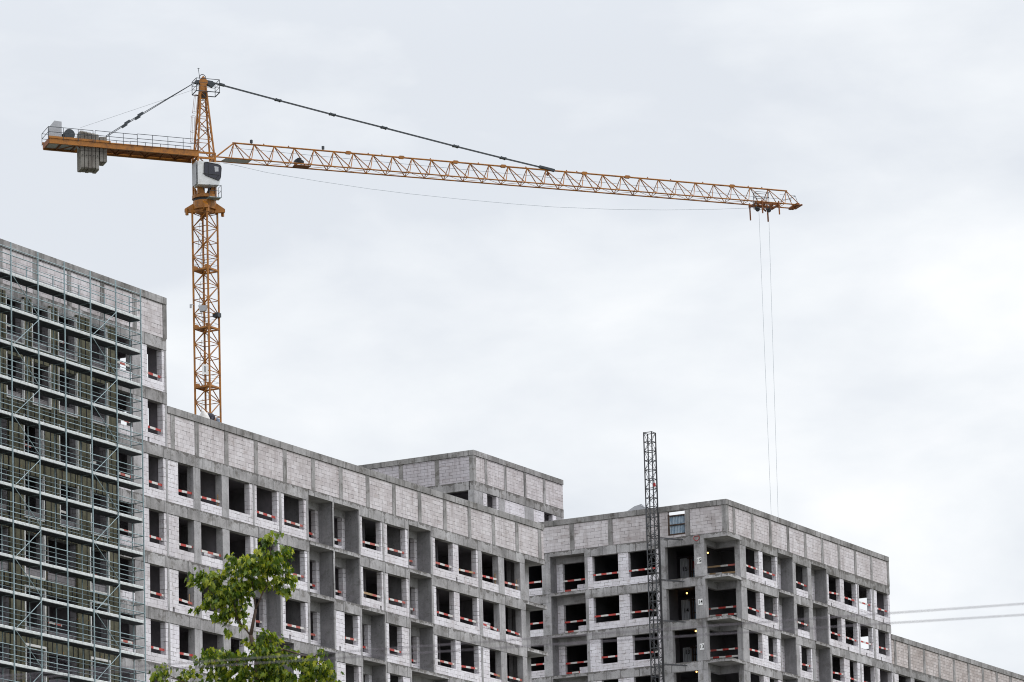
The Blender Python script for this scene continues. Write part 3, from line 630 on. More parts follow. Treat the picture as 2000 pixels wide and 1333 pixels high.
# slewing collar
mb=MB(); n=16
def ring(zs,rs,mb,mi=0,n=16):
    for (z0,r0),(z1,r1) in zip(zip(zs,rs),zip(zs[1:],rs[1:])):
        mb.tube(CM+Vector((0,0,z0)),CM+Vector((0,0,z1)),r0,n,mi,r1)
ring([100.25,101.05],[1.12,1.12],mb)
for c in cor: 
    d=c.normalized(); a=CM+d*.9; mb.prism([a+Vector((0,0,101.0)),a+d*1.0+Vector((0,0,100.35)),a+d*1.0+Vector((0,0,100.05)),a+Vector((0,0,99.95))],d.cross(Vector((0,0,1)))*.35); 
    mb.box(CM+d*1.72+Vector((-.11,-.11,99.7)),CM+d*1.72+Vector((.11,.11,100.3)))
cc=[CM+c*1.0+Vector((0,0,100.0)) for c in cor]; mb.prism(cc,(0,0,.25))
mb.build('slewing_collar',MY,TC)
mb=MB(); ring([101.05,101.3],[1.05,1.05],mb,n=24); mb.build('slewing_ring',MBK,TC)
mb=MB(); ring([101.3,101.62],[1.2,1.2],mb,n=24)
for s_,n_ in ((-.85,-.85),(.85,-.85),(.85,.85),(-.85,.85)):
    mb.prism([Q(s_,n_,101.6),Q(s_*.15,n_,101.6),Q(s_*.9,n_,102.85),Q(s_,n_,102.85)],NN*.06); mb.prism([Q(s_,n_,101.6),Q(s_,n_*.15,101.6),Q(s_,n_*.9,102.85)],JD*.06)
mb.build('turntable',MY,TC)
mb=MB()
for s_ in (-.85,.85):
    for n_ in (-.85,.85): mb.bar(Q(s_,n_,101.6),Q(s_,n_,105.7),.16,.16,JD)
for z_ in (102.9,105.15,105.65):
    mb.bar(Q(-.85,-.85,z_),Q(.85,-.85,z_),.14,.18); mb.bar(Q(-.85,.85,z_),Q(.85,.85,z_),.14,.18); mb.bar(Q(-.85,-.85,z_),Q(-.85,.85,z_),.14,.18); mb.bar(Q(.85,-.85,z_),Q(.85,.85,z_),.14,.18)
mb.tube(Q(-.85,-.85,102.9),Q(.85,-.85,105.6),.06).tube(Q(.85,.85,102.9),Q(.85,-.85,105.6),.06)
mb.build('crane_pivot_frame',MY,TC)
MB().tube(Q(.55,-.2,101.6),Q(.55,-.2,102.9),.28,12).tube(Q(-.1,.3,101.6),Q(-.1,.3,102.7),.22,12).build('slewing_motor',MBK,TC)
# cab on the near side
nn0,nn1=-1.75,-.35
cabp=lambda s_,n_,z_: Q(s_,n_,z_)
mb=MB(); prof=[(s_-.52,z_-.46) for s_,z_ in [(-.62,102.72),(-.62,105.02),(1.55,104.98),(1.74,104.6),(1.62,103.4),(1.47,102.8)]]
mb.prism([cabp(s_,nn0,z_) for s_,z_ in prof],NN*(nn1-nn0)); cabo=mb.build('cab',MWH,TC)
mb=MB(); win=[(s_-.52,z_-.46) for s_,z_ in [(.02,104.86),(.30,104.93),(1.40,104.78),(1.62,104.66),(1.70,104.45),(1.62,103.55),(1.42,103.22),(.15,103.62),(-.03,103.78)]]
mb.prism([cabp(s_,nn0-.03,z_) for s_,z_ in win],NN*.04); wo=mb.build('cab_window',MGL,cabo); wo.parent=cabo; wo.matrix_parent_inverse=Matrix.Identity(4)
cabo_inv=True
mb=MB(); ws=win+[win[0]]
for a,b in zip(ws,ws[1:]): mb.tube(cabp(a[0],nn0-.03,a[1]),cabp(b[0],nn0-.03,b[1]),.035,5)
mb.tube(cabp(-.11,nn0-.045,104.44),cabp(-.11,nn0-.045,103.04),.02).tube(cabp(-.66,nn0-.045,103.34),cabp(.96,nn0-.045,103.29),.025).tube(cabp(.54,nn0-.045,102.89),cabp(.96,nn0-.045,103.29),.02)
mb.build('window_gasket',MBK,cabo)
mb=MB(); mb.prism([cabp(.49,nn0-.05,104.14),cabp(.89,nn0-.05,104.09),cabp(.89,nn0-.05,103.64),cabp(.54,nn0-.05,103.59)],NN*.02); mb.build('cab_interior_patch',MCG,cabo)
mb=MB(); mb.prism([Q(-1.29,nn0+.04,102.32),Q(-1.29,nn1-.02,102.32),Q(-1.29,nn1-.02,104.50),Q(-1.29,nn0+.04,104.50)],JD*-.02); mb.build('cab_side_shade',MCG,cabo)  # thin grey sheet added to paint the white cab's side as shaded
# cab access balcony
mb=MB(); mb.prism([Q(-.1,-1.9,101.05),Q(1.1,-1.9,101.05),Q(1.1,-.9,101.05),Q(-.1,-.9,101.05)],(0,0,.07)); mb.build('access_platform',MGS,TC)
mb=MB()
for s_,n_ in ((-.1,-1.9),(.5,-1.9),(1.1,-1.9),(1.1,-.9)): mb.tube(Q(s_,n_,101.05),Q(s_,n_,102.3),.03)
for h in (101.7,102.25): mb.path([Q(-.1,-1.9,h),Q(1.1,-1.9,h),Q(1.1,-.9,h)],.022)
mb.build('access_rail',MDS,TC)
# tower head
mb=MB(); hb=[Q(-.80,-.72,105.7),Q(.80,-.72,105.7),Q(.80,.72,105.7),Q(-.80,.72,105.7)]; ht=[Q(-.24,-.18,112.5),Q(.24,-.18,112.5),Q(.24,.18,112.5),Q(-.24,.18,112.5)]
for a,b in zip(hb,ht): mb.tube(a,b,.095,7)
lv=[0,.2,.38,.54,.68,.8,.9]
for f0,f1 in zip(lv,lv[1:]):
    for i in range(4):
        j=(i+1)%4; a=hb[i].lerp(ht[i],f0); b=hb[j].lerp(ht[j],f1); c=hb[j].lerp(ht[j],f0); d=hb[i].lerp(ht[i],f1)
        if lv.index(f0)%2: a,b=c,d
        mb.tube(a,b,.045,5); mb.tube(hb[i].lerp(ht[i],f1),hb[j].lerp(ht[j],f1),.035,5)
mb.build('tower_head_frame',MY,TC)
mb=MB(); mb.prism([Q(-.32,-.22,111.9),Q(.32,-.22,111.9),Q(.30,-.22,112.6),Q(.45,-.22,112.75),Q(.42,-.22,113.0),Q(0,-.22,113.45),Q(-.35,-.22,113.0),Q(-.42,-.22,112.75),Q(-.3,-.22,112.6)],NN*.44); mb.build('tower_head_plate',MY,TC)
mb=MB(); arc=[Q(.32*math.cos(a),0,113.25+.38*math.sin(a)) for a in [math.pi*i/10 for i in range(11)]]; mb.path(arc,.035); mb.build('sheave_guard',MBK,TC)
MB().tube(Q(-.2,0,112.6),Q(-.42,0,114.2),.03).tube(Q(-.5,0,114.2),Q(-.3,0,114.2),.03).build('anemometer',MDS,TC)
MB().tube(Q(-.08,-.24,111.5),Q(.08,.24,111.5),.3,12).build('head_sheave',MBK,TC)
mb=MB(); bk=[(-.85,-.75),(1.45,-.75),(1.45,.75),(-.85,.75)]
for i in range(4):
    a=bk[i]; b=bk[(i+1)%4]
    for h,r_ in ((111.75,.05),(112.25,.022),(112.6,.022),(113.0,.035)):
        if h==113.0 and i in (1,): pass
        mb.tube(Q(*a,h),Q(*b,h),r_)
    mb.tube(Q(*a,111.75),Q(*a,113.0),.035)
mb.tube(Q(.3,-.75,111.75),Q(.3,.75,111.75),.04)
mb.build('head_basket',MDS,TC)
mb=MB()
for k,(s0,z0,s1,z1) in enumerate(((-.62,111.5,-.82,109.8),(-.95,109.4,-1.02,107.9),(-1.02,107.9,-1.05,106.9))):
    for dn in (-.16,.16): mb.tube(Q(s0+.15,dn,z0),Q(s1+.15,dn,z1),.018)
    for dd in ((-.3,0),(-.2,-.25),(-.2,.25)): mb.tube(Q(s0+dd[0]*.8,dd[1],z0),Q(s1+dd[0]*.8,dd[1],z1),.012)
    for z_,s_ in ((z0,s0),(z1,s1)):
        mb.path([Q(s_+.12,-.2,z_),Q(s_-.15,-.28,z_),Q(s_-.28,0,z_),Q(s_-.15,.28,z_),Q(s_+.12,.2,z_)],.014)
mb.build('caged_ladder',MYD,TC)
# jib
NP=29; S0=3.02; S1=61.17; jb=MB(); dg_=MB(); hw=.72; zb=105.38
def jz(s_): return zb-.0045*(s_-1.6)
def topz(s_): return 107.10-.0075*(s_-S0)
MB().tube(Q(S0-.15,0,topz(S0)),Q(S1+.1,0,topz(S1)),.085,8).build('jib_top_chord',MY,TC)
for n_ in (-hw,hw): MB().tube(Q(1.0,n_,jz(1)),Q(62.6,n_,jz(62.6)),.07,8).build('jib_bottom_chord',MY,TC)
ps=(S1-S0)/NP
for k in range(NP+1):
    s_=S0+ps*k; tp=Q(s_,0,topz(s_)); r_=.050 if k<22 else .042
    for n_ in (-hw,hw):
        bl=max(1.2,s_-.50); dg_.tube(tp,Q(bl,n_,jz(bl)),r_*.9,5)
        br_=s_+ps-.50
        if k<NP: dg_.tube(tp,Q(br_,n_,jz(br_)),r_,5)
        else: dg_.tube(tp,Q(62.3,n_,jz(62.3)),r_,5)
    bl=max(1.2,s_-.5)
    dg_.tube(Q(bl,-hw,jz(bl)),Q(bl,hw,jz(bl)),.03,5)
    if k<NP: dg_.tube(Q(bl,-hw if k%2 else hw,jz(bl)),Q(bl+ps,hw if k%2 else -hw,jz(bl+ps)),.022,5)
dg_.build('jib_bracing',MY,TC)
MB().tube(Q(1.1,-.35,105.5),Q(S0,0,topz(S0)),.075,6).tube(Q(1.1,.35,105.5),Q(S0,0,topz(S0)),.075,6).build('jib_root_strut',MY,TC)
for s_ in (14.55,20.0,25.6,30.6,39.2,43.8,55.2):
    mb=MB(); z_=topz(s_); mb.prism([Q(s_-.38,-.1,z_),Q(s_-.2,-.1,z_+.16),Q(s_+.2,-.1,z_+.16),Q(s_+.38,-.1,z_),Q(s_+.2,-.1,z_-.14),Q(s_-.2,-.1,z_-.14)],NN*.2); mb.build('jib_joint_plate',MY,TC)
mb=MB(); mb.bar(Q(62.0,-1.0,jz(62)),Q(62.0,1.0,jz(62)),.3,.22).bar(Q(62.5,-.8,jz(62)),Q(62.5,.8,jz(62)),.14,.14); mb.tube(Q(61.9,-.2,105.0),Q(61.9,.2,105.0),.24,10); mb.build('jib_end_frame',MYD,TC)
mb=MB(); mb.tube(Q(2.7,0,106.6),Q(61.8,0,105.75),.016,4); mb.path([Q(60.2,-.6,105.3),Q(61.9,-.6,106.0),Q(62.2,-.6,105.2)],.02).path([Q(61.9,-.6,106.05),Q(61.9,.6,106.05),Q(62.1,.6,105.2)],.02).tube(Q(60.2,-.6,106.05),Q(61.9,-.6,106.05),.016); mb.build('jib_safety_line',MDS,TC)
mb=MB(); mb.prism([Q(8.9,-hw*.6,jz(9)-.02),Q(10.6,-hw*.6,jz(9)-.02),Q(10.5,hw*.8,jz(9)-.02),Q(9.0,hw*.8,jz(9)-.02)],(0,0,-.08)); mb.build('trolley_winch_platform',MYD,TC)
MB().tube(Q(9.3,-.2,105.75),Q(9.3,.3,105.75),.24,12).tube(Q(9.8,-.2,105.7),Q(9.8,.2,105.7),.18,10).box(Q(9.5,-.2,105.8)-Vector((.15,.15,.2)),Q(9.5,-.2,105.95)+Vector((.15,.15,.1))).build('trolley_winch',MBK,TC)
mb=MB(); mb.prism([Q(2.0,-hw*.8,jz(3)-.03),Q(4.6,-hw*.8,jz(3)-.03),Q(4.4,hw*.8,jz(3)-.03),Q(1.8,hw*.8,jz(3)-.03)],(0,0,.03)); mb.build('jib_walkway',MCG,TC)
for s_ in (4.76,11.99): MB().tube(Q(s_,0,topz(s_)),Q(s_,0,topz(s_)+.45),.05).box(Q(s_,0,topz(s_)+.25)-Vector((.1,.1,.12)),Q(s_,0,topz(s_)+.3)+Vector((.1,.1,.15))).build('jib_lamp',MDS,TC)
for s_ in (6.0,8.5,16.6,18.0,23,28,33,37.3,38.4,46,48.5,52,57,58.5): MB().prism([Q(s_-.12,0,topz(s_)+.05),Q(s_,0,topz(s_)+.22),Q(s_+.12,0,topz(s_)+.05)],NN*.03).build('jib_lug',MYD,TC)
# pendants
pp=[Q(.42,-.0,113.0),Q(7.52,0,111.70),Q(13.01,0,110.72),Q(18.28,0,109.82),Q(25.67,0,108.53),Q(30.6,0,107.72),Q(34.9,0,107.05)]
mb=MB(); mb.path([p_+NN*.12 for p_ in pp],.045,5).path([p_-NN*.12 for p_ in pp],.045,5); mb.build('front_pendant',MDS,TC)
for i,p_ in enumerate(pp[1:-1]):
    d=(pp[i+2]-pp[i+1]).normalized(); MB().bar(p_-d*.3,p_+d*.3,.34,.16).tube(p_-d*.22-NN*.2,p_-d*.22+NN*.2,.11,8).tube(p_+d*.22-NN*.2,p_+d*.22+NN*.2,.11,8).build('pendant_joint',MDS,TC)
MB().bar(Q(1.6,0,112.82),Q(2.15,0,112.72),.3,.2).build('pendant_joint',MDS,TC)
MB().bar(Q(34.4,0,107.15),Q(36.0,0,106.87),.3,.24).build('pendant_anchor',MDS,TC)
MB().tube(Q(35.3,0,106.8),Q(35.3,0,106.55),.05).tube(Q(35.3,-.08,106.45),Q(35.3,.08,106.45),.16,10).build('pendant_sheave',MYD,TC)
mb=MB(); mb.prism([Q(.38,-.2,113.05),Q(.95,-.2,113.0),Q(1.2,-.2,112.7),Q(.95,-.2,112.4),Q(.42,-.2,112.62)],NN*.4); mb.build('pendant_yoke',MDS,TC)
rp=[Q(-.5,0,112.95),Q(-6.1,0,109.18),Q(-6.6,0,108.85),Q(-7.4,0,108.3),Q(-7.9,0,107.95),Q(-9.8,0,106.6)]
mb=MB(); 
for n_ in (-.55,.55): mb.path([rp[0]]+[p_+NN*n_ for p_ in rp[1:]],.035,5)
mb.build('rear_pendant',MDS,TC)
for i in (1,3):
    for n_ in (-.55,.55): MB().bar(rp[i]+NN*n_,rp[i+1]+NN*n_,.12,.26).build('pendant_joint',MDS,TC)
mb=MB(); mb.prism([Q(-.38,-.2,113.0),Q(-.75,-.2,112.95),Q(-.8,-.2,112.7),Q(-.42,-.2,112.6)],NN*.4); mb.build('pendant_yoke',MDS,TC)
MB().tube(Q(-.3,0,112.3),Q(-12.1,0,107.4),.012,4).build('hoist_rope',MDS,TC)
# counter jib
ch=1.15
for n_ in (-ch,ch):
    mb=MB(); mb.bar(Q(-15.4,n_,105.62),Q(-.9,n_,105.45),.1,.55); mb.bar(Q(-15.5,n_,105.92),Q(-9.5,n_,105.85),.24,.2); mb.bar(Q(-15.4,n_,105.34),Q(-.9,n_,105.17),.22,.05); mb.bar(Q(-9.5,n_,105.74),Q(-.9,n_,105.73),.22,.05)
    mb.build('counter_jib_beam',MY,TC)
mb=MB(); mb.bar(Q(-15.4,-ch,105.6),Q(-15.4,ch,105.6),.12,.5)
for k in range(10): s_=-14.2+k*1.45; mb.bar(Q(s_,-ch,105.4),Q(s_,ch,105.4),.1,.14); mb.bar(Q(s_,-ch if k%2 else ch,105.35),Q(s_+1.45,ch if k%2 else -ch,105.35),.08,.08)
mb.build('counter_jib_bracing',MYD,TC)
mb=MB(); mb.prism([Q(-15.3,-ch,105.5),Q(-12.4,-ch,105.47),Q(-12.4,ch,105.47),Q(-15.3,ch,105.5)],(0,0,.04)); mb.build('machine_deck',MCG,TC)
mb=MB(); mb.prism([Q(-9.6,-ch*.9,105.46),Q(-1,-ch*.9,105.4),Q(-1,ch*.9,105.4),Q(-9.6,ch*.9,105.46)],(0,0,.04)); mb.build('walkway_deck',MYD,TC)
mb=MB()
for n_ in (-ch-.12,ch+.12):
    for s0,s1,h0,h1 in ((-15.5,-11.2,1.05,1.0),(-11.0,-6.9,1.0,1.0),(-6.9,-.9,1.0,.95)):
        k0=int((s1-s0)/1.35)
        for h in (.55,h0): mb.tube(Q(s0,n_,105.85+h),Q(s1,n_,105.78+h),.03)
        for k in range(k0+1): s_=s0+(s1-s0)*k/k0; mb.tube(Q(s_,n_,105.7),Q(s_,n_,105.82+h0),.03)
mb.tube(Q(-15.5,-ch-.12,106.9),Q(-15.5,ch+.12,106.9),.03).tube(Q(-15.5,-ch-.12,106.4),Q(-15.5,ch+.12,106.4),.03)
mb.build('counter_jib_rail',MDS,TC)
mb=MB(); mb.prism([Q(-15.15,-.6,105.9),Q(-15.15,-.6,107.2),Q(-14.75,-.6,107.72),Q(-14.05,-.6,107.66),Q(-14.05,-.6,105.9)],NN*1.0); mb.build('control_cabinet',MCG,TC)
mb=MB(); mb.tube(Q(-13.35,-.8,106.45),Q(-13.35,.6,106.4),.52,16).box(Q(-13.8,-.3,106.2)-Vector((.25,.3,.3)),Q(-13.8,-.3,106.2)+Vector((.25,.3,.3))); mb.build('hoist_winch',MDS,TC)
for k in range(5):
    s_=-12.25+.36*k; mb=MB(); dz=R.uniform(-.05,.05); zt_=106.95-.06*k; zb_=103.25+R.uniform(-.07,.07)
    mb.prism([Q(s_,-.75,zb_+.12),Q(s_,-.6,zb_),Q(s_,.6,zb_),Q(s_,.75,zb_+.12),Q(s_,.75,zt_-.2),Q(s_,.6,zt_),Q(s_,-.6,zt_),Q(s_,-.75,zt_-.2)],JD*.30)
    mb.build('counterweight',MCW,TC)
    MB().tube(Q(s_+.16,-.77,104.55),Q(s_+.16,-.74,104.55),.05,8).build('lifting_hole',MBK,TC)
for k in range(2):
    s_=-10.42+.36*k; mb=MB(); mb.prism([Q(s_,-.75,104.05),Q(s_,.75,104.05),Q(s_,.75,106.45),Q(s_,-.75,106.45)],JD*.325); mb.build('counterweight',MCW,TC)
# trolley
mb=MB(); zt_=104.95
for s_ in (57.45,58.05,59.4,59.9):
    n_=-hw-.15 if s_ in (58.05,59.9) else hw+.1
    mb.bar(Q(s_,n_,105.3),Q(s_+.05,n_,103.55+(.35 if n_<0 else 0)),.11,.11,JD)
mb.bar(Q(57.3,-hw,104.98),Q(59.9,-hw,104.95),.12,.16).bar(Q(57.3,hw,104.98),Q(59.9,hw,104.95),.12,.16)
for s_ in (57.4,58.4,59.3,59.9): mb.bar(Q(s_,-hw-.15,104.9),Q(s_,hw+.15,104.9),.1,.2)
mb.bar(Q(57.5,-hw,104.95),Q(59.2,hw,104.6),.12,.12); mb.build('trolley_frame',MYD,TC)
for s_ in (57.95,59.2): MB().tube(Q(s_,-.08,104.5),Q(s_,.08,104.5),.21,14).build('trolley_sheave',MBK,TC)
MB().box(Q(57.9,0,104.6)-Vector((.22,.2,.12)),Q(57.9,0,104.6)+Vector((.22,.2,.15))).build('trolley_gear',MBK,TC)
mb=MB(); bk=[(57.2,-1.35),(58.6,-1.35),(58.6,-.7),(57.2,-.7)]
for i in range(4):
    a=bk[i]; b=bk[(i+1)%4]; mb.tube(Q(*a,104.3),Q(*a,105.95),.03)
    for h in (104.3,105.45,105.95): mb.tube(Q(*a,h),Q(*b,h),.026)
mb.build('maintenance_basket',MDS,TC)
MRP=m_plain('wire rope',(.40,.45,.50),.6)
mb=MB(); mb.tube(Q(58.08,0,104.3),Q(58.30,0,60.0),.016,5).tube(Q(59.16,0,104.3),Q(58.92,0,60.0),.016,5); mb.build('hook_rope',MRP,TC)
MB().tube(Q(58.3,0,60),Q(58.92,0,60),.06).box(Q(58.6,0,59)-Vector((.3,.2,.6)),Q(58.6,0,59.4)+Vector((.3,.2,.6))).build('hook_block',MY,TC)
sl_=[(1.91,105.03),(2.63,104.98),(6.2,104.44),(11.36,103.97),(16.56,103.59),(20.76,103.39),(26,103.24),(31.42,103.16),(35.75,103.16),(42.31,103.38),(47.84,103.72),(53.44,104.2),(57.4,104.62)]
MB().path([Q(s_,0,z_) for s_,z_ in sl_],.016,4).build('slack_rope',MRP,TC)
# things fixed to the mast
o=MB(); p_=CM+rg2*(-.25)+fr2*(-.95); o.prism([p_+rg2*(-.45)+Vector((0,0,90.75)),p_+rg2*(.45)+Vector((0,0,90.75)),p_+rg2*.3+Vector((0,0,90.25)),p_+rg2*(-.3)+Vector((0,0,90.15))],fr2*.4)
o.build('flood_lamp',MCG,TC)
p_=CM+rg2*(1.0)+fr2*(-.1); MB().box(p_+Vector((-.3,-.3,89.75)),p_+Vector((.3,.3,90.15))).build('flood_lamp',MDS,TC)
p_=CM+rg2*(-1.35)+fr2*(-.4); MB().tube(p_+rg2*.2+Vector((0,0,90.95)),p_+rg2*(-.1)+Vector((0,0,91.0)),.03).tube(p_+rg2*(-.1)+Vector((0,0,91)),p_+rg2*(-.1)+Vector((0,0,90.65)),.1,8).build('camera_arm',MCG,TC)
sg=CM+rg2*(-.12)+fr2*(-1.22)
s_=MB(); s_.prism([sg+rg2*(-.28)+Vector((0,0,84.0)),sg+rg2*.28+Vector((0,0,84.0)),sg+rg2*.28+Vector((0,0,84.95)),sg+rg2*(-.28)+Vector((0,0,84.95))],fr2*.03)
so_=s_.build('number_sign',MSIGN,TC); text_mesh('1',.85,tuple(sg-fr2*.01+Vector((0,0,84.47))),tuple(rg2),(0,0,1),MINK,so_)
# ================================================================== worker crouching on the roof edge and a white sack
def skin(name,verts,edges,radii,mat,parent):
    me=bpy.data.meshes.new(name); me.from_pydata(verts,edges,[]); me.materials.append(mat); o=bpy.data.objects.new(name,me); C.objects.link(o)
    if parent: o.parent=parent; o.matrix_parent_inverse=Matrix.Translation(parent.location).inverted()
    m=o.modifiers.new('skin','SKIN'); sv=me.skin_vertices[0] if me.skin_vertices else None
    if sv is None:
        me.attributes  # noqa
    return o,m
def capsule_chain(pts,mb,n=10):
    for (a,ra),(b,rb) in zip(pts,pts[1:]):
        mb.tube(a,b,ra,n,0,rb)
wk=thing('worker','crouching worker in blue grey trousers on the roof edge beside the crane mast','person',(179.35,116.2,45.03))
bo=Vector((179.35,116.2,-.36))
def W(dx,dy,z): return bo+Vector((dx,dy,z))
def loft(name,rings,mat,parent,n=12):
    # one continuous skin through rings (centre, radius)
    mb=MB(); k=0; prev=None
    for i,(c,r_) in enumerate(rings):
        c=Vector(c); d=(Vector(rings[min(i+1,len(rings)-1)][0])-Vector(rings[max(i-1,0)][0])).normalized(); u=d.orthogonal().normalized() if prev is None else (prev-d*prev.dot(d)).normalized(); prev=u; w_=d.cross(u)
        for q in range(n): t_=2*math.pi*q/n; mb.v.append(tuple(c+(u*math.cos(t_)+w_*math.sin(t_))*r_))
        if i:
            for q in range(n): mb.f.append(((i-1)*n+q,(i-1)*n+(q+1)%n,i*n+(q+1)%n,i*n+q)); mb.m.append(0)
    mb.f.append(tuple(reversed(range(n)))); mb.m.append(0); mb.f.append(tuple((len(rings)-1)*n+q for q in range(n))); mb.m.append(0)
    return mb.build(name,mat,parent,True)
MSK=m_plain('skin',(.42,.24,.17),.6,var=.1); MTR=m_plain('blue grey trousers',(.20,.25,.33),.9,0,.4,6); MJK=m_plain('dark jacket',(.035,.035,.05),.9); MCP_=m_plain('brown cap',(.20,.10,.075),.9)
loft('body',[(W(.42,0,48.25),.10),(W(.34,0,48.33),.17),(W(.15,0,48.42),.18),(W(-.08,0,48.40),.19),(W(-.25,0,48.33),.15),(W(-.34,0,48.30),.065),(W(-.40,0,48.30),.07),(W(-.46,0,48.27),.105),(W(-.54,0,48.24),.095),(W(-.59,0,48.21),.05)],MSK,wk)
loft('jacket',[(W(.20,0,48.42),.20),(W(.05,0,48.46),.215),(W(-.12,0,48.42),.22),(W(-.28,0,48.34),.16)],MJK,wk)
for q in (-.13,.13):
    loft('trousers',[(W(.44,q*.6,48.40),.10),(W(.50,q,48.34),.155),(W(.52,q*1.2,48.10),.125),(W(.46,q*1.3,47.80),.10),(W(.48,q*1.3,47.45),.075)],MTR,wk)
    loft('sleeve',[(W(-.18,q*1.6,48.36),.085),(W(-.20,q*1.9,48.15),.07),(W(-.28,q*1.7,47.95),.05)],MJK,wk)
    loft('boot',[(W(.48,q*1.3,47.45),.07),(W(.46,q*1.3,47.38),.08),(W(.30,q*1.3,47.36),.05)],MBK,wk)
loft('cap',[(W(-.44,0,48.30),.118),(W(-.52,0,48.28),.11),(W(-.62,0,48.22),.03)],MCP_,wk)
mb=MB()
for i in range(6):
    for s_ in (0,): pass
loft_s=loft('sack',[((178.20,115.90,47.18),.20),((178.23,115.90,47.43),.30),((178.30,115.92,47.73),.33),((178.30,115.95,47.98),.24),((178.15,115.90,48.20),.08)],MWT,None,9); tag(loft_s,'white sack on the roof edge left of the crouching worker','sack')
# ================================================================== two wires in the foreground
for k,(a,b) in enumerate((((16.7168,11.1246,4.654),(18.8551,7.1906,4.8541)),((16.7166,11.1249,4.6297),(18.8539,7.1928,4.796)))):
    a=Vector(a); b=Vector(b); d=(b-a); mb=MB(); pts=[]
    for i in range(25):
        f_=-1.5+4.0*i/24; pts.append(a+d*f_)
    mb.path(pts,.0024,6); tag(mb.build('overhead_wire',MWIRE,None,True),['upper of two blurred overhead wires crossing the foreground','lower of two blurred overhead wires crossing the foreground'][k],'wire','overhead wires crossing the view')
# ================================================================== tree
TP=Vector((80.454154, 50.911092, 15.598995)); PXM=1/79.8
def T(px,py,dep=0): return TP+RT.normalized()*((px-500)*PXM)+Vector((0,0,(1333-py)*PXM*1.01))+Vector((.879,.477,0))*dep
TR=thing('tree','leafy green maple tree standing before the long building','tree',(TP.x,TP.y,0))
mb=MB()
def limb(pts,r0,r1):
    n=len(pts)-1
    for i in range(n): mb.tube(pts[i],pts[i+1],r0+(r1-r0)*i/n,7,0,r0+(r1-r0)*(i+1)/n)
base=Vector((T(515,1600).x,T(515,1600).y,0))
limb([base,base+Vector((0,0,8)),T(512,1420),T(500,1333)],.24,.075); mb.build('trunk',MBARK,TR,True); mb=MB()
limb([T(500,1333),T(502,1290),T(491,1240),T(502,1188)],.075,.036); limb([T(502,1188),T(498,1150),T(492,1112),T(478,1085)],.026,.010); limb([T(502,1188),T(518,1152),T(538,1128),T(556,1080)],.022,.010); limb([T(525,1142),T(531,1090),T(537,1042)],.016,.006)
limb([T(491,1240),T(468,1212),T(430,1172),T(393,1130)],.022,.007); limb([T(468,1212),T(455,1165),T(450,1135)],.014,.006); limb([T(502,1290),T(555,1268),T(612,1285),T(650,1318)],.03,.010); limb([T(500,1310),T(452,1285),T(402,1285)],.025,.008); limb([T(502,1290),T(520,1250),T(535,1236)],.016,.006)
limb([T(505,1400),T(400,1352),T(312,1312)],.03,.008); limb([T(612,1285),T(628,1272)],.012,.006)
mb.build('branches',MBARK,TR,True)
ML=bpy.data.materials.new('maple leaf'); ML.use_nodes=True; t_=ML.node_tree; p_=t_.nodes['Principled BSDF']; g_=t_.nodes.new('ShaderNodeNewGeometry')
rr=ramp(t_,g_.outputs['Random Per Island'],[(0,(.024,.052,.004)),(.35,(.065,.125,.007)),(.7,(.19,.26,.016)),(1,(.42,.44,.05))]); t_.links.new(rr,p_.inputs['Base Color']); p_.inputs['Roughness'].default_value=.5
tl_=t_.nodes.new('ShaderNodeBsdfTranslucent'); t_.links.new(mixc(t_,1.0,rr,(1.6,1.5,.7),'MULTIPLY'),tl_.inputs[0]); mx=t_.nodes.new('ShaderNodeMixShader'); mx.inputs[0].default_value=.35
t_.links.new(p_.outputs[0],mx.inputs[1]); t_.links.new(tl_.outputs[0],mx.inputs[2]); t_.links.new(mx.outputs[0],t_.nodes['Material Output'].inputs[0])
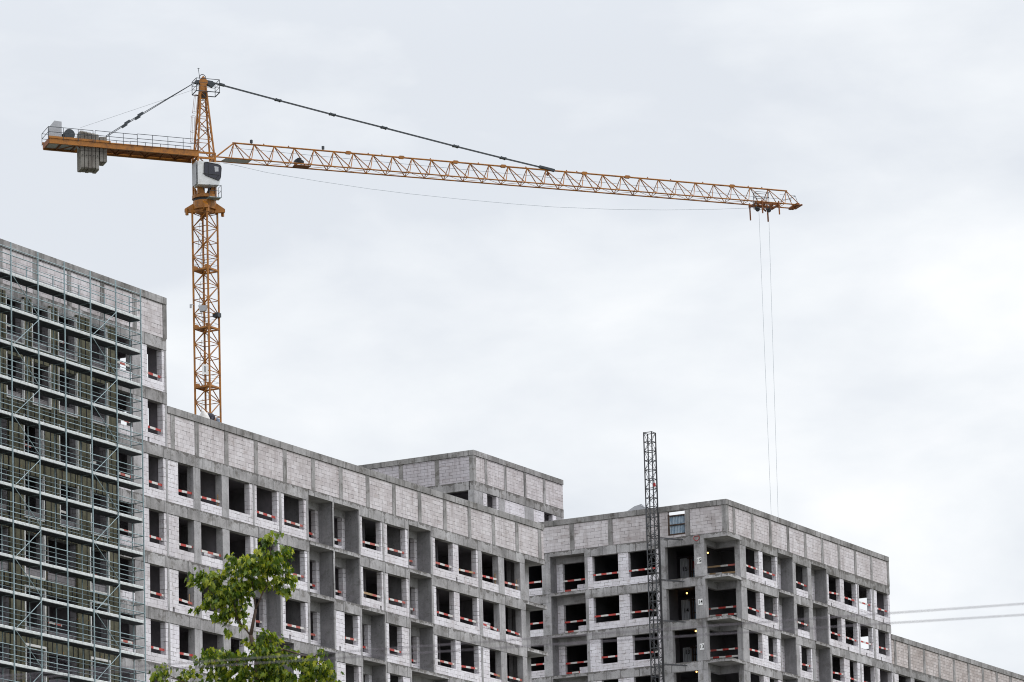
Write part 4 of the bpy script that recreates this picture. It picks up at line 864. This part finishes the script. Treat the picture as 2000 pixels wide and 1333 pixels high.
BL=[(537,1048,15,14,.9),(528,1085,20,26,1),(560,1088,17,26,1),(545,1120,22,24,1),(562,1137,16,20,1),(475,1090,26,22,1),(485,1120,32,26,1.2),(510,1100,26,26,1.1),(500,1140,22,10,.5),(410,1126,34,14,1),(400,1140,20,22,.9),(440,1150,36,26,1.1),(470,1165,26,34,1.1),(425,1185,38,18,1),(463,1206,26,20,1),(447,1229,5,4,.6),(512,1248,26,18,1),(535,1262,16,22,.9),(500,1290,52,26,1.3),(425,1290,34,22,1.2),(460,1320,60,22,1.3),(545,1300,38,28,1.2),(560,1330,40,20,1),(625,1295,27,28,1.2),(635,1320,38,20,1.1),(335,1320,44,16,.55),(300,1305,18,8,.5),(370,1318,14,16,.5),(500,1370,160,30,1.5),(585,1275,10,14,.4)]
lf=MB(); shp=[(0,-.06),(.18,.10),(.50,.06),(.34,.32),(.52,.60),(.26,.58),(0,1.0),(-.26,.58),(-.52,.60),(-.34,.32),(-.50,.06),(-.18,.10)]
for (cx,cy,rx,ry,dn) in BL:
    n=int(rx*ry*math.pi/60*4.6*dn/11)+1
    for _ in range(n):
        a_=R.uniform(0,2*math.pi); q=math.sqrt(R.random()); dep=R.uniform(-1,1)*min(rx,ry)*PXM*1.1
        c0=T(cx+rx*q*math.cos(a_)*.92,cy+ry*q*math.sin(a_)*.9-3,dep)
        out=(RT*(math.cos(a_)*.5-.15)+Vector((R.gauss(0,.3),R.gauss(0,.3),-.15+R.gauss(0,.15))))
        m_=R.randint(8,14)
        for _k in range(m_):
            c=c0+out*R.uniform(-.05,.26)+Vector((R.gauss(0,.06),R.gauss(0,.06),R.gauss(0,.045))); L_=R.uniform(.10,.185)
            dirv=(out*.8+Vector((R.gauss(0,.4),R.gauss(0,.4),-.85+R.gauss(0,.3)))).normalized()
            nr=Vector((R.gauss(0,.6),R.gauss(0,.6),R.uniform(.3,1.2))); sd_=dirv.cross(nr).normalized(); nr=sd_.cross(dirv); k=len(lf.v); cl=R.uniform(-.3,.05)
            for (sx,sy) in shp: lf.v.append(tuple(c+dirv*(sy*L_)+sd_*(sx*L_*.72)+nr*(abs(sx)*cl*L_*2-.3*sy*sy*L_)))
            lf.v.append(tuple(c+dirv*(.3*L_))); ce=len(lf.v)-1
            for i in range(12): lf.f.append((k+i,k+(i+1)%12,ce)); lf.m.append(0)
lf.build('crown',ML,TR)
